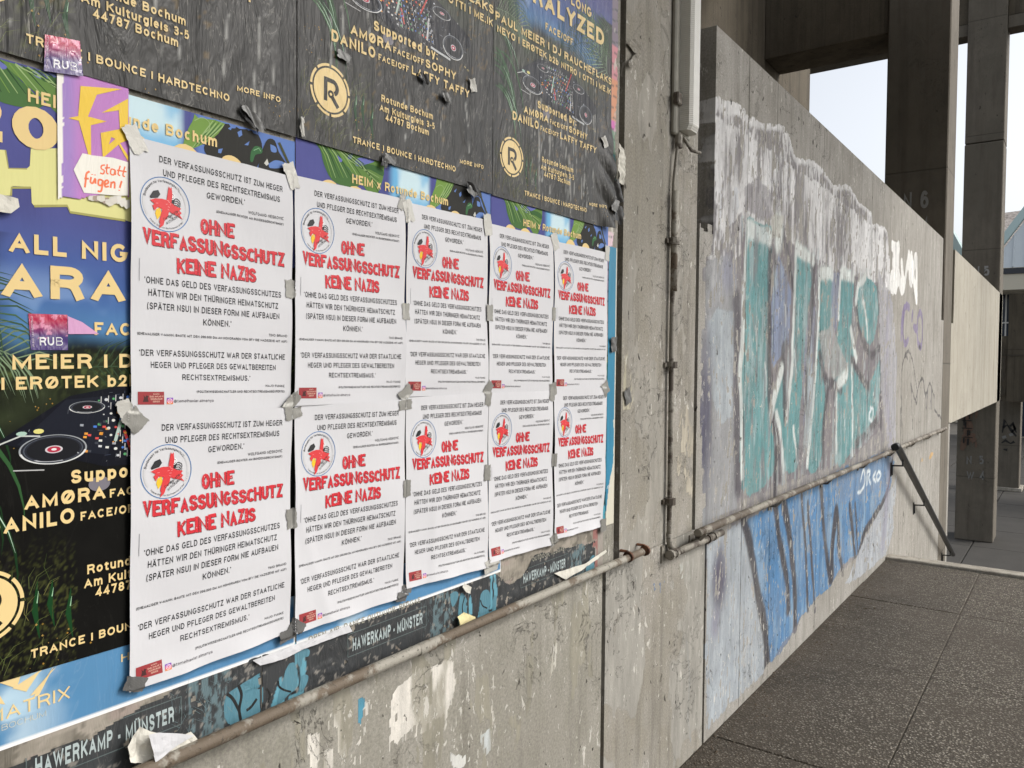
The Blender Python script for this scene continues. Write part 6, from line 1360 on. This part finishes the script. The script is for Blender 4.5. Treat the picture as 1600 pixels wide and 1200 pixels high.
# ================================================================== TAPES AND SCRAPS
def tape_piece(px, py, w_, h_, ang, mat, label, X=.0165, seed=0, lift=.003, fold=0.0, group='grey tape pieces holding the white posters'):
    c_ = W(px, py); rr = random.Random(seed); n, m = 12, 12; V = []; w_ *= .92; h_ *= .88
    a = R(ang); ca, sa = math.cos(a), math.sin(a)
    for j in range(m+1):
        for i in range(n+1):
            u = i/n-.5; v = j/m-.5
            x = u*w_*(1+.06*math.sin(v*9+seed)); z = v*h_*(1+.05*math.sin(u*8+seed*2))
            if i in (0, n): x += rr.uniform(-.0012, .0012)
            if j in (0, m): z += rr.uniform(-.0008, .0008)
            Yw = c_[0]+x*ca-z*sa; Zw = c_[1]+x*sa+z*ca
            if X is None: Xb = paper_x(Yw, Zw)+.0012
            else: Xb = X
            d = Xb+lift*float(fbm(np.array(Yw*60), np.array(Zw*60), 3, seed))+fold*.8*abs(math.sin((u*1.5+v*.9)*2.2+seed))
            if X is not None: d -= .0025*max(0, abs(u)*2-.6)  # ends pressed down
            V.append((d, Yw, Zw))
    F = [(j*(n+1)+i, j*(n+1)+i+1, (j+1)*(n+1)+i+1, (j+1)*(n+1)+i) for j in range(m) for i in range(n)]
    o = add('tape_piece', V, F, mat, None, (0, c_[0], c_[1]), smooth=True); return tag(o, label, 'tape', group)
tp, tl2, tm, td = M['tape'], M['tape_pale'], M['tape_mid'], M['tape_dark']
TAPES = [
 (205, 219, .046, .028, -62, tl2, 'pale silver tape at the top left corner of the first upper white poster'),
 (449, 276, .050, .030, -70, tl2, 'pale tape bridging the tops of the first and second upper white posters'),
 (631, 330, .052, .032, -75, tl2, 'pale tape over the top joint of the second and third upper white posters'),
 (621, 316, .040, .018, 65, tp, 'curled grey tape left of the second top joint of the white posters'),
 (757, 352, .056, .034, -80, tl2, 'pale tape over the top joint of the third and fourth upper white posters'),
 (862, 378, .050, .036, -70, tl2, 'pale tape over the top joint of the fourth and fifth upper white posters'),
 (944, 396, .050, .030, 85, tl2, 'pale tape at the top right corner of the fifth upper white poster'),
 (447, 452, .022, .038, 3, tp, 'upright grey tape on the side joint of the first and second upper white posters'),
 (628, 487, .024, .040, 2, tp, 'upright grey tape on the side joint of the second and third upper white posters'),
 (760, 489, .026, .044, 0, tp, 'upright grey tape on the side joint of the third and fourth upper white posters'),
 (860, 491, .022, .042, 0, tp, 'upright grey tape on the side joint of the fourth and fifth upper white posters'),
 (190, 640, .024, .036, 20, tl2, 'upper of two pale tape pieces at the left end of the middle seam'),
 (204, 656, .036, .034, -48, tp, 'lower of two pale tape pieces at the left end of the middle seam'),
 (449, 628, .046, .022, 40, tp, 'upper tape piece where the first four white posters meet'),
 (452, 646, .042, .022, 12, tp, 'lower tape piece where the first four white posters meet'),
 (628, 614, .044, .028, 35, tp, 'upper tape piece on the middle seam below the second upper poster joint'),
 (626, 632, .042, .024, 5, tp, 'lower tape piece on the middle seam below the second upper poster joint'),
 (757, 607, .042, .030, 50, tp, 'upper tape piece on the middle seam between third and fourth columns'),
 (757, 622, .040, .028, 80, tp, 'lower tape piece on the middle seam between third and fourth columns'),
 (859, 608, .036, .040, 10, tp, 'upper tape piece on the middle seam between fourth and fifth columns'),
 (857, 619, .030, .030, -15, tp, 'lower tape piece on the middle seam between fourth and fifth columns'),
 (941, 607, .046, .046, 30, tp, 'grey tape at the right end of the middle seam of the white posters'),
 (449, 809, .022, .042, 4, tp, 'upright grey tape on the side joint of the first and second lower white posters'),
 (628, 762, .026, .042, 0, tp, 'upright grey tape on the side joint of the second and third lower white posters'),
 (756, 738, .026, .044, -4, tp, 'upright grey tape on the side joint of the third and fourth lower white posters'),
 (860, 718, .026, .040, -4, tp, 'upright grey tape on the side joint of the fourth and fifth lower white posters'),
 (205, 1066, .036, .026, -22, tm, 'brownish grey tape under the bottom left corner of the first lower white poster'),
 (456, 976, .036, .024, -35, tm, 'upper tape piece at the bottom joint of the first and second lower white posters'),
 (442, 990, .036, .026, 10, tm, 'lower tape piece at the bottom joint of the first and second lower white posters'),
 (628, 918, .030, .018, -20, tm, 'upper tape piece at the bottom joint of the second and third lower white posters'),
 (621, 931, .036, .024, -12, tm, 'lower tape piece at the bottom joint of the second and third lower white posters'),
 (762, 882, .060, .040, 8, tl2, 'crumpled silver tape at the bottom joint of the third and fourth lower white posters'),
 (859, 843, .036, .040, 20, tp, 'grey tape at the bottom joint of the fourth and fifth lower white posters'),
 (938, 820, .038, .046, 0, tp, 'grey tape under the bottom right corner of the fifth lower white poster'),
]
for k, t_ in enumerate(TAPES): tape_piece(*t_[:5], t_[5], t_[6], None, k+3, .0012 if 'lower' in t_[6][:6] else .0004)
BT = [
 (388, 187, .058, .016, -38, tm, 'shiny dark tape strip hanging diagonally above the first upper white poster', .012, .006),
 (384, 190, .050, .012, -38, td, 'black tape strip under the shiny diagonal one', .010, .003),
 (530, 90, .034, .018, -8, tm, 'rectangular grey tape left of the words on the middle black poster', .012, .002),
 (655, 124, .032, .018, -20, td, 'crinkled dark tape over the word LAFFY on the middle black poster', .012, .006),
 (691, 155, .034, .020, -18, tm, 'rolled dark silver tape right of the middle of the middle black poster', .012, .007),
 (602, 251, .036, .020, -4, tm, 'grey tape on the lower edge of the middle black poster above HEIM', .012, .004),
 (594, 254, .018, .026, -14, td, 'black tape stub left of the grey tape above HEIM', .011, .003),
 (733, 298, .056, .022, -18, td, 'crumpled black tape at the lower right corner of the middle black poster', .012, .008),
 (728, 302, .034, .018, -30, tm, 'shiny fold of tape on the crumpled black tape by the third column', .016, .005),
 (957, 335, .070, .060, -8, td, 'large black tape clump at the lower right corner of the wrinkled poster', .012, .012),
 (958, 300, .050, .080, 12, td, 'upper black tape flap on the right edge of the wrinkled poster', .010, .014),
 (950, 322, .040, .050, -20, tm, 'dull grey tape fold within the black clump at the right edge', .022, .008),
 (733, 135, .026, .034, 18, tl2, 'pale torn paper tag on the right of the middle black poster', .010, .004),
 (937, 223, .030, .038, 25, tl2, 'pale torn paper tag on the right of the wrinkled poster', .016, .004),
 (955, 538, .040, .052, 6, tm, 'grey tape across the teal strip beside the fifth upper poster', .008, .005),
 (979, 619, .044, .056, 20, tm, 'dark grey tape scrap on the bare concrete pier', .003, .003),
 (722, 974, .040, .036, 10, tp, 'grey tape on the black strip just above the pipe', .008, .004),
 (466, 200, .010, .040, 4, tl2, 'thin white paper sliver hanging between the first two black posters', .010, .003),
]
for k, t_ in enumerate(BT): tape_piece(*t_[:5], t_[5], t_[6], t_[7], 60+k, .003, t_[8], group='tape pieces scattered over the older posters')
def scrap(name, pts, X, mat, label, bend=.01, seed=1, cat='paper scrap'):
    """crumpled loose paper outlined by points on the wall, standing off it"""
    P2 = [W(*p_) for p_ in pts]; V, T = tess([[tuple(p_) for p_ in P2]]); C = np.zeros((len(V), 4)); V, T, C = refine(V, T, C, .008)
    X_ = X+bend*fbm(V[:, 0]*25, V[:, 1]*25, 3, seed)+bend*.6*np.abs(fbm(V[:, 0]*60, V[:, 1]*60, 2, seed+2)-.5)
    P3 = np.stack([X_, V[:, 0], V[:, 1]], 1); a, b, cc = P3[T[:, 0]], P3[T[:, 1]], P3[T[:, 2]]; fl = np.cross(b-a, cc-a)[:, 0] < 0; T[fl] = T[fl][:, ::-1]
    o = add(name, P3, T, mat, None, (0, P2[0][0], P2[0][1])); return tag(o, label, cat)
s1 = scrap('paper_flap', [(187, 1160), (205, 1128), (222, 1136), (262, 1145), (282, 1135), (298, 1152), (262, 1168), (258, 1191), (230, 1190), (190, 1183)], .012, M['rawpaper'], 'crumpled greyish paper flap hanging over the pipe at the lower left', .022, 3)
s2 = scrap('folded_paper', [(212, 1137), (228, 1134), (282, 1138), (222, 1180)], .034, M['paper'], 'folded white paper triangle on top of the crumpled flap at the lower left', .008, 9)
scrap('paper_flap', [(390, 1030), (540, 975), (545, 985), (470, 1012), (440, 1028), (402, 1038)], .006, M['paper'], 'white paper edge peeling below the second lower white poster', .006, 12)
scrap('yellow_paper', [(708, 962), (718, 955), (735, 962), (733, 975), (712, 980)], .008, plain('yellowed_paper', (.70, .62, .34), .8, .15), 'small crumpled yellow paper above the pipe near the middle', .012, 15)
scrap('paper_curl', [(720, 910), (730, 916), (728, 926), (722, 924), (717, 916)], .004, M['rawpaper'], 'tiny beige paper curl on the black strip under the third column', .012, 18)
scrap('torn_paper', [(-25, 300), (22, 312), (24, 325), (10, 335), (-25, 330)], .006, M['rawpaper'], 'torn white paper curl at the left frame edge on the tropical poster', .012, 21)
scrap('peeling_paper', [(862, 895), (910, 880), (943, 858), (945, 862), (905, 890), (880, 905)], .003, M['rawpaper'], 'long peeling paper edge below the fifth lower white poster', .008, 24)
scrap('paper_curl', [(958, 225), (966, 240), (968, 290), (960, 285), (956, 260)], .008, M['rawpaper'], 'grey curl of paper on the right edge of the wrinkled poster', .02, 27)
scrap('concrete_chip', [(976, 68), (985, 62), (1000, 68), (998, 82), (990, 92), (986, 104), (978, 106), (976, 98), (988, 85)], .001, M['pier'], 'rough chipped concrete spot high on the pier', .02, 30, 'concrete chip')
if False: MB().tube([(.002, W(977, 94)[0], W(977, 94)[1]), (.0022, W(977, 94)[0]+.001, W(977, 94)[1])], .012, 12).build('chip_hole', M['rail'], pier7)
